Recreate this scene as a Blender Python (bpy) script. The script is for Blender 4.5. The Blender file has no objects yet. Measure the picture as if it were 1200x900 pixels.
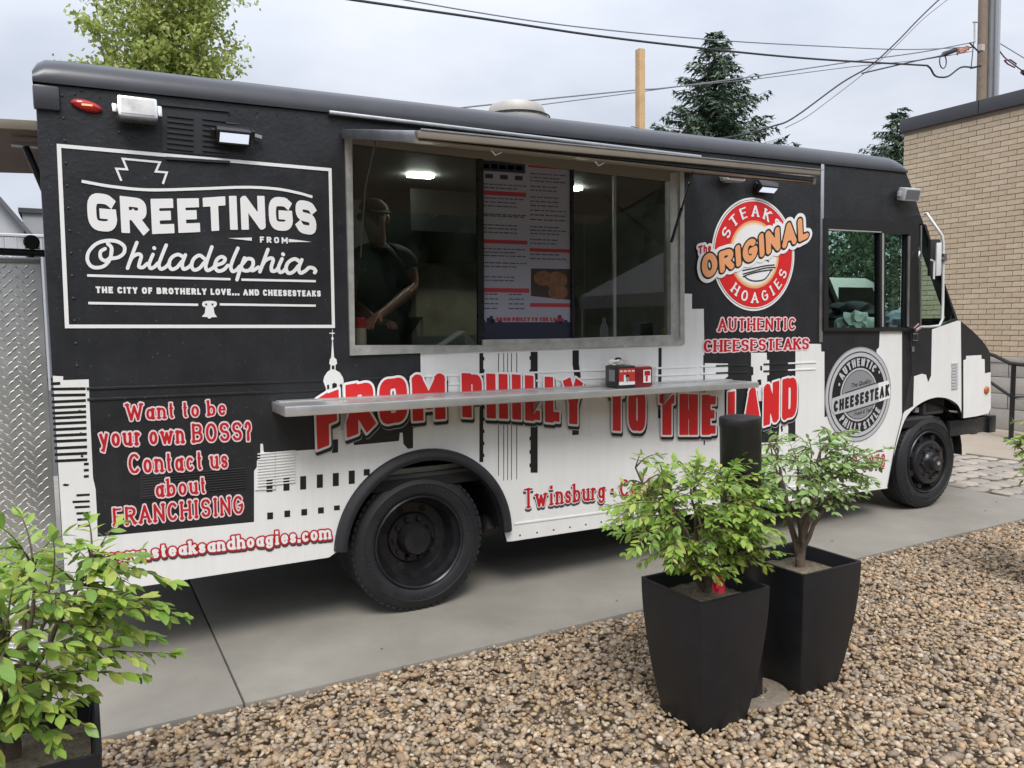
import bpy, bmesh, math, random, time
import numpy as np
from mathutils import Vector, Matrix, Euler
from mathutils.geometry import tessellate_polygon, delaunay_2d_cdt
T0 = time.time()
random.seed(7); RNG = np.random.default_rng(11)
SC = bpy.context.scene; COL = SC.collection
R = math.radians

# ------------------------------------------------------------------ camera
F_PX, YAW, PIT, ROL = 919.9, 0.5053, 0.0792, -0.01343
CAM = np.array([0.8104, -4.0652, 1.65])
_fw = np.array([math.sin(YAW)*math.cos(PIT), math.cos(YAW)*math.cos(PIT), -math.sin(PIT)])
_r = np.array([math.cos(YAW), -math.sin(YAW), 0.0]); _u = np.cross(_r, _fw)
_r2 = math.cos(ROL)*_r + math.sin(ROL)*_u; _u2 = -math.sin(ROL)*_r + math.cos(ROL)*_u
cd = bpy.data.cameras.new('camera'); cam = bpy.data.objects.new('camera', cd); COL.objects.link(cam)
M = Matrix(((_r2[0], _u2[0], -_fw[0], CAM[0]), (_r2[1], _u2[1], -_fw[1], CAM[1]), (_r2[2], _u2[2], -_fw[2], CAM[2]), (0, 0, 0, 1)))
cam.matrix_world = M
cd.sensor_width = 36; cd.lens = 36*F_PX/1200; cd.clip_end = 2000; cd.clip_start = 0.05
SC.camera = cam
SC.render.resolution_x = 1024; SC.render.resolution_y = 768

# ------------------------------------------------------------------ light
SC.view_settings.view_transform = 'Standard'; SC.view_settings.look = 'None'
SC.view_settings.exposure = 0.68; SC.view_settings.gamma = 1.0
W = bpy.data.worlds.new('World'); SC.world = W; W.use_nodes = True
nt = W.node_tree; N = nt.nodes; L = nt.links; N.clear()
SUN_EL, SUN_AZ = R(52), R(202)          # azimuth clockwise from +Y: behind and left of the camera
sky = N.new('ShaderNodeTexSky'); sky.sky_type = 'NISHITA'; sky.sun_disc = False
sky.sun_elevation = SUN_EL; sky.sun_rotation = SUN_AZ; sky.air_density = 1.0; sky.dust_density = 3.0
skm = N.new('ShaderNodeVectorMath'); skm.operation = 'SCALE'; skm.inputs[3].default_value = 0.10
L.new(sky.outputs[0], skm.inputs[0])
tc = N.new('ShaderNodeTexCoord')
sep = N.new('ShaderNodeSeparateXYZ'); L.new(tc.outputs['Generated'], sep.inputs[0])
# clouds are laid out on a flat deck above the place: direction divided by its height
zc = N.new('ShaderNodeMath'); zc.operation = 'MAXIMUM'; zc.inputs[1].default_value = 0.0; L.new(sep.outputs[2], zc.inputs[0])
za = N.new('ShaderNodeMath'); za.operation = 'ADD'; za.inputs[1].default_value = 0.22; L.new(zc.outputs[0], za.inputs[0])
dv = N.new('ShaderNodeVectorMath'); dv.operation = 'DIVIDE'; cb = N.new('ShaderNodeCombineXYZ')
for i in range(3): L.new(za.outputs[0], cb.inputs[i])
L.new(tc.outputs['Generated'], dv.inputs[0]); L.new(cb.outputs[0], dv.inputs[1])
nz = N.new('ShaderNodeTexNoise'); nz.inputs['Scale'].default_value = 1.3; nz.inputs['Detail'].default_value = 6; nz.inputs['Roughness'].default_value = 0.5
L.new(dv.outputs[0], nz.inputs['Vector'])
rmp = N.new('ShaderNodeValToRGB'); L.new(nz.outputs['Fac'], rmp.inputs[0])
rmp.color_ramp.elements[0].position = 0.3; rmp.color_ramp.elements[0].color = (0.385, 0.42, 0.49, 1)
rmp.color_ramp.elements[1].position = 0.7; rmp.color_ramp.elements[1].color = (0.59, 0.605, 0.65, 1)
# an overcast deck brightens towards the zenith
ov = N.new('ShaderNodeMapRange'); ov.inputs[1].default_value = 0.25; ov.inputs[2].default_value = 1.0
ov.inputs[3].default_value = 1.0; ov.inputs[4].default_value = 2.3; L.new(sep.outputs[2], ov.inputs[0])
cl = N.new('ShaderNodeVectorMath'); cl.operation = 'SCALE'; L.new(rmp.outputs[0], cl.inputs[0]); L.new(ov.outputs[0], cl.inputs[3])
mx = N.new('ShaderNodeMix'); mx.data_type = 'RGBA'; mx.inputs[0].default_value = 0.92
L.new(skm.outputs[0], mx.inputs[6]); L.new(cl.outputs[0], mx.inputs[7])
bg = N.new('ShaderNodeBackground'); L.new(mx.outputs[2], bg.inputs[0]); bg.inputs[1].default_value = 1.0
wo = N.new('ShaderNodeOutputWorld'); L.new(bg.outputs[0], wo.inputs[0])
sd = bpy.data.lights.new('sun', 'SUN'); so = bpy.data.objects.new('sun', sd); COL.objects.link(so)
sd.energy = 1.5; sd.angle = R(25); sd.color = (1.0, 0.96, 0.90)
_sd = Vector((math.sin(SUN_AZ)*math.cos(SUN_EL), math.cos(SUN_AZ)*math.cos(SUN_EL), math.sin(SUN_EL)))
so.rotation_euler = (-_sd).to_track_quat('-Z', 'Y').to_euler()

# ------------------------------------------------------------------ geometry of the photograph
def ray(px, py): return _fw + (px-600)/F_PX*_r2 - (py-450)/F_PX*_u2
def U(px, py, y=0.0):                      # point of the wall plane at depth y -> (X, Z)
    d = ray(px, py); t = (y-CAM[1])/d[1]; P = CAM+t*d; return (P[0], P[2])
def G(px, py, z=0.0):
    d = ray(px, py); t = (z-CAM[2])/d[2]; P = CAM+t*d; return (P[0], P[1])
def UL(pts, y=0.0): return [U(a, b, y) for a, b in pts]
def crop(x0, y0, s): return lambda pts: [U(x0+a/s, y0+b/s) for a, b in pts]

# ------------------------------------------------------------------ materials
MATS = {}
def mat(name, c, rough=0.5, metal=0.0, spec=0.5, noise=None, bump=None, coat=0.0, speck=None, sub=None, attr=None, streak=0.0):
    """noise=(scale, amount, detail): varies the colour; bump=(scale, strength, distance)"""
    if name in MATS: return MATS[name]
    m = bpy.data.materials.new(name); m.use_nodes = True; t = m.node_tree; n = t.nodes; l = t.links
    b = n['Principled BSDF']; b.inputs['Base Color'].default_value = (*c, 1)
    b.inputs['Roughness'].default_value = rough; b.inputs['Metallic'].default_value = metal
    b.inputs['Specular IOR Level'].default_value = spec; b.inputs['Coat Weight'].default_value = coat
    tc = n.new('ShaderNodeTexCoord'); col = None
    if attr:
        a = n.new('ShaderNodeAttribute'); a.attribute_name = attr; col = a.outputs['Color']
    if noise:
        z = n.new('ShaderNodeTexNoise'); z.inputs['Scale'].default_value = noise[0]; z.inputs['Detail'].default_value = noise[2] if len(noise) > 2 else 6
        z.inputs['Roughness'].default_value = 0.65
        l.new(tc.outputs['Object'], z.inputs['Vector'])
        mr = n.new('ShaderNodeMapRange'); mr.inputs[1].default_value = 0.25; mr.inputs[2].default_value = 0.75
        mr.inputs[3].default_value = 1-noise[1]; mr.inputs[4].default_value = 1+noise[1]; l.new(z.outputs['Fac'], mr.inputs[0])
        vm = n.new('ShaderNodeVectorMath'); vm.operation = 'SCALE'; l.new(mr.outputs[0], vm.inputs[3])
        if col: l.new(col, vm.inputs[0])
        else: vm.inputs[0].default_value = c
        col = vm.outputs[0]
        rr = n.new('ShaderNodeMapRange'); rr.inputs[3].default_value = max(0.02, rough-0.08); rr.inputs[4].default_value = min(1, rough+0.08)
        l.new(z.outputs['Fac'], rr.inputs[0]); l.new(rr.outputs[0], b.inputs['Roughness'])
    if streak:  # rain and dirt runs: noise stretched along Z
        mp_ = n.new('ShaderNodeMapping'); mp_.inputs['Scale'].default_value = (9, 9, .55); l.new(tc.outputs['Object'], mp_.inputs[0])
        z = n.new('ShaderNodeTexNoise'); z.inputs['Scale'].default_value = 2.2; z.inputs['Detail'].default_value = 8; z.inputs['Roughness'].default_value = .7; l.new(mp_.outputs[0], z.inputs['Vector'])
        g = n.new('ShaderNodeMapRange'); g.inputs[1].default_value = .42; g.inputs[2].default_value = .72; g.inputs[3].default_value = 1; g.inputs[4].default_value = 1-streak; l.new(z.outputs['Fac'], g.inputs[0])
        vm = n.new('ShaderNodeVectorMath'); vm.operation = 'SCALE'; l.new(g.outputs[0], vm.inputs[3])
        if col: l.new(col, vm.inputs[0])
        else: vm.inputs[0].default_value = c
        col = vm.outputs[0]
    if speck:   # (scale, threshold, colour)
        z = n.new('ShaderNodeTexNoise'); z.inputs['Scale'].default_value = speck[0]; z.inputs['Detail'].default_value = 3
        l.new(tc.outputs['Object'], z.inputs['Vector'])
        g = n.new('ShaderNodeMapRange'); g.inputs[1].default_value = speck[1]; g.inputs[2].default_value = speck[1]+0.04; l.new(z.outputs['Fac'], g.inputs[0])
        k = n.new('ShaderNodeMix'); k.data_type = 'RGBA'; l.new(g.outputs[0], k.inputs[0])
        if col: l.new(col, k.inputs[6])
        else: k.inputs[6].default_value = (*c, 1)
        k.inputs[7].default_value = (*speck[2], 1); col = k.outputs[2]
    if col: l.new(col, b.inputs['Base Color'])
    if bump:
        z = n.new('ShaderNodeTexNoise'); z.inputs['Scale'].default_value = bump[0]; z.inputs['Detail'].default_value = 4
        l.new(tc.outputs['Object'], z.inputs['Vector'])
        bp = n.new('ShaderNodeBump'); bp.inputs['Strength'].default_value = bump[1]; bp.inputs['Distance'].default_value = bump[2]
        l.new(z.outputs['Fac'], bp.inputs['Height']); l.new(bp.outputs[0], b.inputs['Normal'])
    if sub:     # thin leaf: some light passes through
        tr = n.new('ShaderNodeBsdfTranslucent'); ms = n.new('ShaderNodeMixShader'); ms.inputs[0].default_value = sub
        if col: l.new(col, tr.inputs[0])
        else: tr.inputs[0].default_value = (*c, 1)
        l.new(b.outputs[0], ms.inputs[1]); l.new(tr.outputs[0], ms.inputs[2]); l.new(ms.outputs[0], n['Material Output'].inputs[0])
    MATS[name] = m; return m
def glass(name, tint, refl=0.08, rough=0.02):
    if name in MATS: return MATS[name]
    m = bpy.data.materials.new(name); m.use_nodes = True; t = m.node_tree; n = t.nodes; l = t.links; n.clear()
    tr = n.new('ShaderNodeBsdfTransparent'); tr.inputs[0].default_value = (*tint, 1)
    gl = n.new('ShaderNodeBsdfGlossy'); gl.inputs['Roughness'].default_value = rough; gl.inputs[0].default_value = (1, 1, 1, 1)
    fr = n.new('ShaderNodeFresnel'); ge = n.new('ShaderNodeNewGeometry'); io = n.new('ShaderNodeMapRange'); io.inputs[3].default_value = 1.45; io.inputs[4].default_value = 1/1.45; l.new(ge.outputs['Backfacing'], io.inputs[0]); l.new(io.outputs[0], fr.inputs[0])
    ml = n.new('ShaderNodeMath'); ml.operation = 'MULTIPLY_ADD'; ml.inputs[1].default_value = 0.9; ml.inputs[2].default_value = refl; l.new(fr.outputs[0], ml.inputs[0])
    mx = n.new('ShaderNodeMixShader'); l.new(ml.outputs[0], mx.inputs[0]); l.new(tr.outputs[0], mx.inputs[1]); l.new(gl.outputs[0], mx.inputs[2])
    o = n.new('ShaderNodeOutputMaterial'); l.new(mx.outputs[0], o.inputs[0]); MATS[name] = m; return m
def emit(name, c, s):
    if name in MATS: return MATS[name]
    m = bpy.data.materials.new(name); m.use_nodes = True; n = m.node_tree.nodes; n.clear()
    e = n.new('ShaderNodeEmission'); e.inputs[0].default_value = (*c, 1); e.inputs[1].default_value = s
    o = n.new('ShaderNodeOutputMaterial'); m.node_tree.links.new(e.outputs[0], o.inputs[0]); MATS[name] = m; return m

BLACKWRAP = mat('black vinyl wrap', (0.019, 0.020, 0.023), 0.36, noise=(6, 0.3), bump=(45, 0.35, 0.004), speck=(60, 0.67, (0.075, 0.075, 0.085)), streak=-.2)
BLACKMATTE = mat('charcoal matte vinyl', (0.025, 0.026, 0.030), 0.40, noise=(3, 0.12), bump=(12, 0.16, 0.006), streak=-.12)
WHITEWRAP = mat('white vinyl wrap', (0.82, 0.82, 0.805), 0.3, noise=(1.6, 0.06), bump=(5, 0.16, 0.01), coat=0.2, streak=.06)
INKBLACK = mat('printed black', (0.014, 0.014, 0.015), 0.35)
INKWHITE = mat('printed white', (0.82, 0.82, 0.82), 0.35)
INKPINK = mat('printed pale pink', (0.80, 0.62, 0.64), 0.35)
INKRED = mat('printed red', (0.50, 0.014, 0.022), 0.33, noise=(8, 0.1))
INKRED2 = mat('printed bright red', (0.66, 0.022, 0.025), 0.33)
INKPEACH = mat('printed peach', (0.80, 0.36, 0.17), 0.35)
INKCREAM = mat('printed cream', (0.85, 0.62, 0.38), 0.35)
INKGREY = mat('printed grey', (0.26, 0.265, 0.28), 0.35)
INKLGREY = mat('printed light grey', (0.50, 0.51, 0.53), 0.35)
INKSHADOW = mat('printed shadow grey', (0.06, 0.06, 0.065), 0.35)
INKPALE = mat('printed pale shadow grey', (0.38, 0.385, 0.39), 0.35)
ALU = mat('aluminium', (0.62, 0.62, 0.63), 0.33, 1.0, noise=(12, 0.12), bump=(60, 0.05, 0.002))
ALUDULL = mat('dull aluminium', (0.55, 0.55, 0.54), 0.5, 0.7, noise=(9, 0.15))
CHROME = mat('chrome', (0.75, 0.76, 0.78), 0.12, 1.0)
RUBBER = mat('tyre rubber', (0.014, 0.015, 0.018), 0.62, noise=(9, 0.45), bump=(90, 0.2, 0.002), speck=(60,.68,(.04,.04,.04)))
BLACKPLAST = mat('black plastic', (0.02, 0.02, 0.021), 0.5, noise=(20, 0.2), bump=(120, 0.1, 0.001))
BLACKPAINT = mat('black painted steel', (0.015, 0.015, 0.016), 0.28, noise=(10, 0.3))
ROOFPAINT = mat('dark grey roof cap paint', (0.062, 0.064, 0.073), 0.3, 0.25, noise=(5, 0.12), bump=(20, 0.06, 0.003))
UNDER = mat('underbody black', (0.007, 0.007, 0.007), 0.8, noise=(9, 0.4))

# ------------------------------------------------------------------ mesh helpers
class MB:
    def __init__(s): s.v = []; s.f = []; s.mi = []; s.m = []
    def _m(s, m):
        if m is None: return 0
        if m not in s.m: s.m.append(m)
        return s.m.index(m)
    def add(s, v, f, m=None):
        o = len(s.v); s.v += [tuple(p) for p in v]; k = s._m(m)
        for q in f: s.f.append(tuple(i+o for i in q)); s.mi.append(k)
    def box(s, a, b, m=None):
        x0, y0, z0 = a; x1, y1, z1 = b
        s.add([(x0,y0,z0),(x1,y0,z0),(x1,y1,z0),(x0,y1,z0),(x0,y0,z1),(x1,y0,z1),(x1,y1,z1),(x0,y1,z1)],
              [(0,3,2,1),(4,5,6,7),(0,1,5,4),(1,2,6,5),(2,3,7,6),(3,0,4,7)], m)
    def obox(s, c, ax, hs, m=None):
        c = Vector(c); ax = [Vector(a).normalized() for a in ax]; v = []
        for k in (-1, 1):
            for i, j in ((-1,-1),(1,-1),(1,1),(-1,1)): v.append(c+ax[0]*i*hs[0]+ax[1]*j*hs[1]+ax[2]*k*hs[2])
        s.add(v, [(0,3,2,1),(4,5,6,7),(0,1,5,4),(1,2,6,5),(2,3,7,6),(3,0,4,7)], m)
    def bar(s, p, q, w, h, m=None, up=(0,0,1)):
        p = Vector(p); q = Vector(q); d = (q-p); Ln = d.length; d.normalize(); u = Vector(up)
        if abs(d.dot(u)) > .95: u = Vector((1,0,0))
        a = d.cross(u).normalized(); b = a.cross(d)
        s.obox((p+q)/2, (a, b, d), (w/2, h/2, Ln/2), m)
    def tube(s, pts, r, n=8, m=None, cap=True):
        pts = [Vector(p) for p in pts]; rs = r if isinstance(r, (list, tuple)) else [r]*len(pts); o = []
        prev = None
        for i, p in enumerate(pts):
            d = (pts[min(i+1, len(pts)-1)]-pts[max(i-1, 0)]).normalized()
            u = prev if prev is not None else (Vector((0,0,1)) if abs(d.z) < .9 else Vector((1,0,0)))
            a = (u - d*u.dot(d)).normalized(); b = d.cross(a); prev = a
            o += [p+(a*math.cos(2*math.pi*k/n)+b*math.sin(2*math.pi*k/n))*rs[i] for k in range(n)]
        f = []
        for i in range(len(pts)-1):
            for k in range(n):
                k2 = (k+1) % n; f.append((i*n+k, i*n+k2, (i+1)*n+k2, (i+1)*n+k))
        if cap: f.append(tuple(range(n-1, -1, -1))); f.append(tuple((len(pts)-1)*n+k for k in range(n)))
        s.add(o, f, m)
    def lathe(s, prof, c, axis='z', n=24, m=None, flip=1):
        """prof: list (radius, height along the axis)"""
        o = []
        for r, h in prof:
            for k in range(n):
                a = 2*math.pi*k/n; x, y = r*math.cos(a), r*math.sin(a)
                o.append((c[0]+x, c[1]+y, c[2]+h) if axis == 'z' else (c[0]+x, c[1]-h*flip, c[2]+y))
        f = []
        for i in range(len(prof)-1):
            for k in range(n):
                k2 = (k+1) % n; q = (i*n+k, i*n+k2, (i+1)*n+k2, (i+1)*n+k)
                f.append(q)
        s.add(o, f, m)
    def prism(s, poly, y0, y1, m=None, plane='xz'):
        n = len(poly)
        P = (lambda p, y: (p[0], y, p[1])) if plane == 'xz' else ((lambda p, y: (p[0], p[1], y)) if plane == 'xy' else (lambda p, y: (y, p[0], p[1])))
        v = [P(p, y0) for p in poly]+[P(p, y1) for p in poly]
        f = [(i, (i+1) % n, n+(i+1) % n, n+i) for i in range(n)]
        tri = tessellate_polygon([[Vector((p[0], p[1], 0)) for p in poly]])
        f += [tuple(t) for t in tri]+[tuple(n+i for i in reversed(t)) for t in tri]
        s.add(v, f, m)
    def mesh(s, name, smooth=None, fix=True):
        me = bpy.data.meshes.new(name); me.from_pydata(s.v, [], s.f)
        for m in (s.m or []): me.materials.append(m)
        if len(s.m) > 1: me.polygons.foreach_set('material_index', s.mi)
        if fix:
            bm = bmesh.new(); bm.from_mesh(me); bmesh.ops.recalc_face_normals(bm, faces=bm.faces); bm.to_mesh(me); bm.free()
        if smooth is not None:
            me.shade_smooth()
            if smooth < 3: sharp(me, smooth)
        me.update(); return me
    def build(s, name, parent=None, smooth=None, bevel=None, fix=True, **kw):
        me = s.mesh(name, smooth, fix); return link(name, me, parent, bevel=bevel, **kw)
def sharp(me, ang):
    bm = bmesh.new(); bm.from_mesh(me)
    for e in bm.edges:
        if len(e.link_faces) == 2 and e.calc_face_angle(0) > ang: e.smooth = False
    bm.to_mesh(me); bm.free()
def link(name, me, parent=None, bevel=None, label=None, cat=None, group=None, kind=None, loc=None):
    if bevel:
        bm = bmesh.new(); bm.from_mesh(me)
        ed = [e for e in bm.edges if len(e.link_faces) == 2 and e.calc_face_angle(0) > 0.5]
        bmesh.ops.bevel(bm, geom=ed, offset=bevel, segments=2, affect='EDGES', profile=0.6, clamp_overlap=True)
        for f in bm.faces: f.smooth = True
        for e in bm.edges:
            if len(e.link_faces) == 2 and e.calc_face_angle(0) > 0.6: e.smooth = False
        bm.to_mesh(me); bm.free()
    o = bpy.data.objects.new(name, me); COL.objects.link(o)
    if parent: o.parent = parent
    if loc: o.location = loc
    tag(o, label, cat, group, kind); return o
def tag(o, label=None, cat=None, group=None, kind=None):
    for k, v in (('label', label), ('category', cat), ('group', group), ('kind', kind)):
        if v: o[k] = v
    return o
def empty(name, loc, label, cat, group=None):
    o = bpy.data.objects.new(name, None); COL.objects.link(o); o.location = loc; o.empty_display_size = .1
    return tag(o, label, cat, group)
# parts are built in world coordinates; under a root that stands elsewhere they are shifted back
def under(root, o):
    o.parent = root; o.location = o.location-root.location; return o

# ------------------------------------------------------------------ flat shapes
def fill(loops, y, m, mb):
    loops = [[(p[0], p[1]) for p in lp] for lp in loops if len(lp) >= 3]
    if not loops: return
    S = 100.0; P = []; E = []
    for lp in loops:
        o = len(P); P += [Vector((p[0]*S, p[1]*S)) for p in lp]; E += [(o+i, o+(i+1) % len(lp)) for i in range(len(lp))]
    vs, _, fs, *_x = delaunay_2d_cdt(P, E, [], 1, 1e-5)
    if not fs: return
    V = np.array([(v.x, v.y) for v in vs]); T_ = np.array([tuple(f) for f in fs]); cen = V[T_].mean(axis=1)
    A = np.array([(P[i].x, P[i].y, P[j].x, P[j].y) for i, j in E])
    inside = np.zeros(len(cen), bool)
    for k in range(0, len(cen), 512):
        c = cen[k:k+512]; cx, cy = c[:, 0:1], c[:, 1:2]
        up = (A[None, :, 1] > cy) != (A[None, :, 3] > cy)
        with np.errstate(divide='ignore', invalid='ignore'):
            xi = A[None, :, 0]+(cy-A[None, :, 1])*(A[None, :, 2]-A[None, :, 0])/(A[None, :, 3]-A[None, :, 1])
        inside[k:k+512] = ((up & (cx < xi)).sum(axis=1) % 2) == 1
    T_ = T_[inside]; v = [(p[0]/S, y, p[1]/S) for p in V]
    f = []
    for a, b, c in T_.tolist():
        cr = (V[b][0]-V[a][0])*(V[c][1]-V[a][1])-(V[b][1]-V[a][1])*(V[c][0]-V[a][0])
        f.append((a, b, c) if cr > 0 else (a, c, b))    # normal towards -y
    mb.add(v, f, m)
def band(pts, w, closed=False):
    """a line of width w as a closed outline"""
    n = len(pts); out = [[], []]
    for i in range(n):
        if closed: p0, p1, p2 = pts[i-1], pts[i], pts[(i+1) % n]
        else: p0, p1, p2 = pts[max(i-1, 0)], pts[i], pts[min(i+1, n-1)]
        d1 = np.array(p1)-np.array(p0); d2 = np.array(p2)-np.array(p1)
        if not closed and i == 0: d1 = d2
        if not closed and i == n-1: d2 = d1
        d1 = d1/(np.linalg.norm(d1)+1e-12); d2 = d2/(np.linalg.norm(d2)+1e-12)
        n1 = np.array([-d1[1], d1[0]]); n2 = np.array([-d2[1], d2[0]]); nn = n1+n2; nn /= (np.linalg.norm(nn)+1e-12)
        k = w/2/max(.35, nn@n1)
        out[0].append(tuple(np.array(p1)+nn*k)); out[1].append(tuple(np.array(p1)-nn*k))
    if closed: return out
    return [out[0]+out[1][::-1]]
def circ(c, r, n=64, a0=0, a1=360): return [(c[0]+r*math.cos(R(a0+(a1-a0)*k/n)), c[1]+r*math.sin(R(a0+(a1-a0)*k/n))) for k in range(n)]
def smoothpts(P, k=6):
    P = [np.array(p, float) for p in P]; Q = [2*P[0]-P[1]]+P+[2*P[-1]-P[-2]]; o = []
    for i in range(1, len(Q)-2):
        for j in range(k):
            t = j/k; a, b, c, d = Q[i-1:i+3]
            o.append(.5*((2*b)+(-a+c)*t+(2*a-5*b+4*c-d)*t*t+(-a+3*b-3*c+d)*t**3))
    o.append(P[-1]); return [tuple(p) for p in o]

# ------------------------------------------------------------------ lettering: stroke skeletons -> distance field -> outlines
def arc(cx, cy, rx, ry, a0, a1, n=12): return ('arc', cx, cy, rx, ry, a0, a1, n)
GL = {
'A': (.95, [[(0,0),(.5,1),(1,0)], [(.2,.32),(.8,.32)]]), 'B': (.85, [[(0,0),(0,1),(.5,1),arc(.5,.765,.42,.235,90,-90),(0,.53)], [(.5,.53),arc(.5,.265,.5,.265,90,-90),(0,0)]]),
'C': (.85, [[arc(.52,.5,.52,.5,48,312,18)]]), 'D': (.9, [[(0,0),(0,1),(.42,1),arc(.42,.5,.58,.5,90,-90,16),(0,0)]]),
'E': (.75, [[(1,1),(0,1),(0,0),(1,0)], [(0,.52),(.8,.52)]]), 'F': (.72, [[(1,1),(0,1),(0,0)], [(0,.5),(.8,.5)]]),
'G': (.9, [[arc(.52,.5,.52,.5,48,345,20),(1,.46),(.6,.46)]]), 'H': (.9, [[(0,0),(0,1)], [(1,0),(1,1)], [(0,.5),(1,.5)]]),
'I': (.02, [[(0,0),(0,1)]]), 'K': (.85, [[(0,0),(0,1)], [(.92,1),(.05,.42)], [(.35,.58),(1,0)]]), 'L': (.7, [[(0,1),(0,0),(1,0)]]),
'M': (1.1, [[(0,0),(0,1),(.5,.3),(1,1),(1,0)]]), 'N': (.9, [[(0,0),(0,1),(1,0),(1,1)]]), 'O': (.9, [[arc(.5,.5,.5,.5,0,360,28)]]),
'P': (.82, [[(0,0),(0,1),(.5,1),arc(.5,.735,.5,.265,90,-90),(0,.47)]]), 'R': (.86, [[(0,0),(0,1),(.5,1),arc(.5,.75,.48,.25,90,-90),(0,.5)], [(.45,.5),(1,0)]]),
'Q': (.9, [[arc(.5,.5,.5,.5,0,360,28)], [(.6,.3),(1,-.05)]]),
'S': (.8, [[arc(.5,.755,.5,.245,25,270,14),arc(.5,.255,.5,.255,90,-155,14)]]), 'T': (.8, [[(0,1),(1,1)], [(.5,1),(.5,0)]]),
'U': (.85, [[(0,1),(0,.4),arc(.5,.35,.5,.35,180,360,14),(1,1)]]), 'V': (.9, [[(0,1),(.5,0),(1,1)]]), 'W': (1.25, [[(0,1),(.26,0),(.5,.85),(.74,0),(1,1)]]),
'Y': (.85, [[(0,1),(.5,.45),(1,1)], [(.5,.48),(.5,0)]]),
'a': (.62, [[arc(.48,.3,.46,.3,0,360,20)], [(1,.62),(1,0)]]), 'b': (.66, [[(0,0),(0,1)], [arc(.5,.31,.5,.31,0,360,20)]]),
'c': (.6, [[arc(.52,.32,.52,.32,50,310,16)]]), 'd': (.66, [[(1,0),(1,1)], [arc(.5,.31,.5,.31,0,360,20)]]),
'e': (.6, [[(.04,.34),(.98,.34),arc(.5,.32,.5,.32,5,315,18)]]), 'g': (.62, [[arc(.46,.34,.46,.28,0,360,20)], [(1,.62),(1,-.02),arc(.52,-.03,.48,.22,0,-150,10)]]),
'h': (.64, [[(0,0),(0,1)], [(0,.4),arc(.5,.38,.5,.26,160,0,10),(1,0)]]), 'i': (.02, [[(0,0),(0,.56)], [(0,.99),(0,1.0)]]), 'k': (.62, [[(0,0),(0,1)], [(.9,.62),(.1,.28)], [(.4,.42),(1,0)]]),
'l': (.02, [[(0,0),(0,1)]]), 'm': (1.05, [[(0,0),(0,.63)], [(0,.4),arc(.25,.42,.25,.22,160,0,8),(.5,0)], [(.5,.4),arc(.75,.42,.25,.22,160,0,8),(1,0)]]),
'n': (.62, [[(0,0),(0,.63)], [(0,.4),arc(.5,.38,.5,.26,160,0,10),(1,0)]]), 'o': (.62, [[arc(.5,.32,.5,.32,0,360,22)]]),
'p': (.64, [[(0,-.3),(0,.63)], [arc(.5,.31,.5,.31,0,360,20)]]), 'r': (.42, [[(0,0),(0,.63)], [(0,.38),arc(.6,.36,.55,.27,150,60,6)]]),
's': (.52, [[arc(.5,.48,.48,.155,20,270,10),arc(.5,.165,.5,.165,90,-160,10)]]), 't': (.42, [[(.35,.9),(.35,.15),arc(.7,.15,.35,.15,180,290,6)], [(0,.63),(.9,.63)]]),
'u': (.62, [[(0,.63),(0,.25),arc(.5,.25,.5,.25,180,360,10)], [(1,.63),(1,0)]]), 'w': (.95, [[(0,.63),(.27,0),(.5,.55),(.73,0),(1,.63)]]),
'y': (.62, [[(0,.63),(.5,.02)], [(1,.63),(.35,-.3),(.05,-.3)]]), '?': (.55, [[arc(.5,.74,.5,.26,170,-40,10),(.5,.42),(.5,.28)], [(.5,.0),(.5,.02)]]),
'.': (.02, [[(0,0),(0,.02)]]), '•': (.12, [[(.5,.42),(.5,.44)]]), '-': (.4, [[(0,.45),(1,.45)]]), '&': (.85, [[(1,0),(.3,.75),arc(.45,.85,.2,.15,180,0,8),(.1,.35),arc(.4,.2,.35,.2,180,340,8)]]),
'0': (.62, [[arc(.5,.5,.5,.5,0,360,24)]]), '7': (.6, [[(0,1),(1,1),(.35,0)]]), '8': (.62, [[arc(.5,.76,.42,.24,0,360,18)], [arc(.5,.26,.5,.26,0,360,18)]]),
'9': (.6, [[arc(.5,.7,.5,.3,0,360,18)], [(1,.7),(.9,.2),(.4,0)]]), '3': (.6, [[arc(.45,.75,.5,.25,150,-90,12),arc(.45,.26,.55,.26,90,-150,12)]]),
}
def expand(st, sup):
    o = []
    for p in st:
        if p[0] == 'arc':
            _, cx, cy, rx, ry, a0, a1, n = p
            for k in range(n+1):
                a = R(a0+(a1-a0)*k/n); c, s = math.cos(a), math.sin(a); e = 2.0/sup
                o.append((cx+rx*math.copysign(abs(c)**e, c), cy+ry*math.copysign(abs(s)**e, s)))
        else: o.append(p)
    q = [o[0]]
    for p in o[1:]:
        if abs(p[0]-q[-1][0])+abs(p[1]-q[-1][1]) > 1e-4: q.append(p)
    return q
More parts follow.
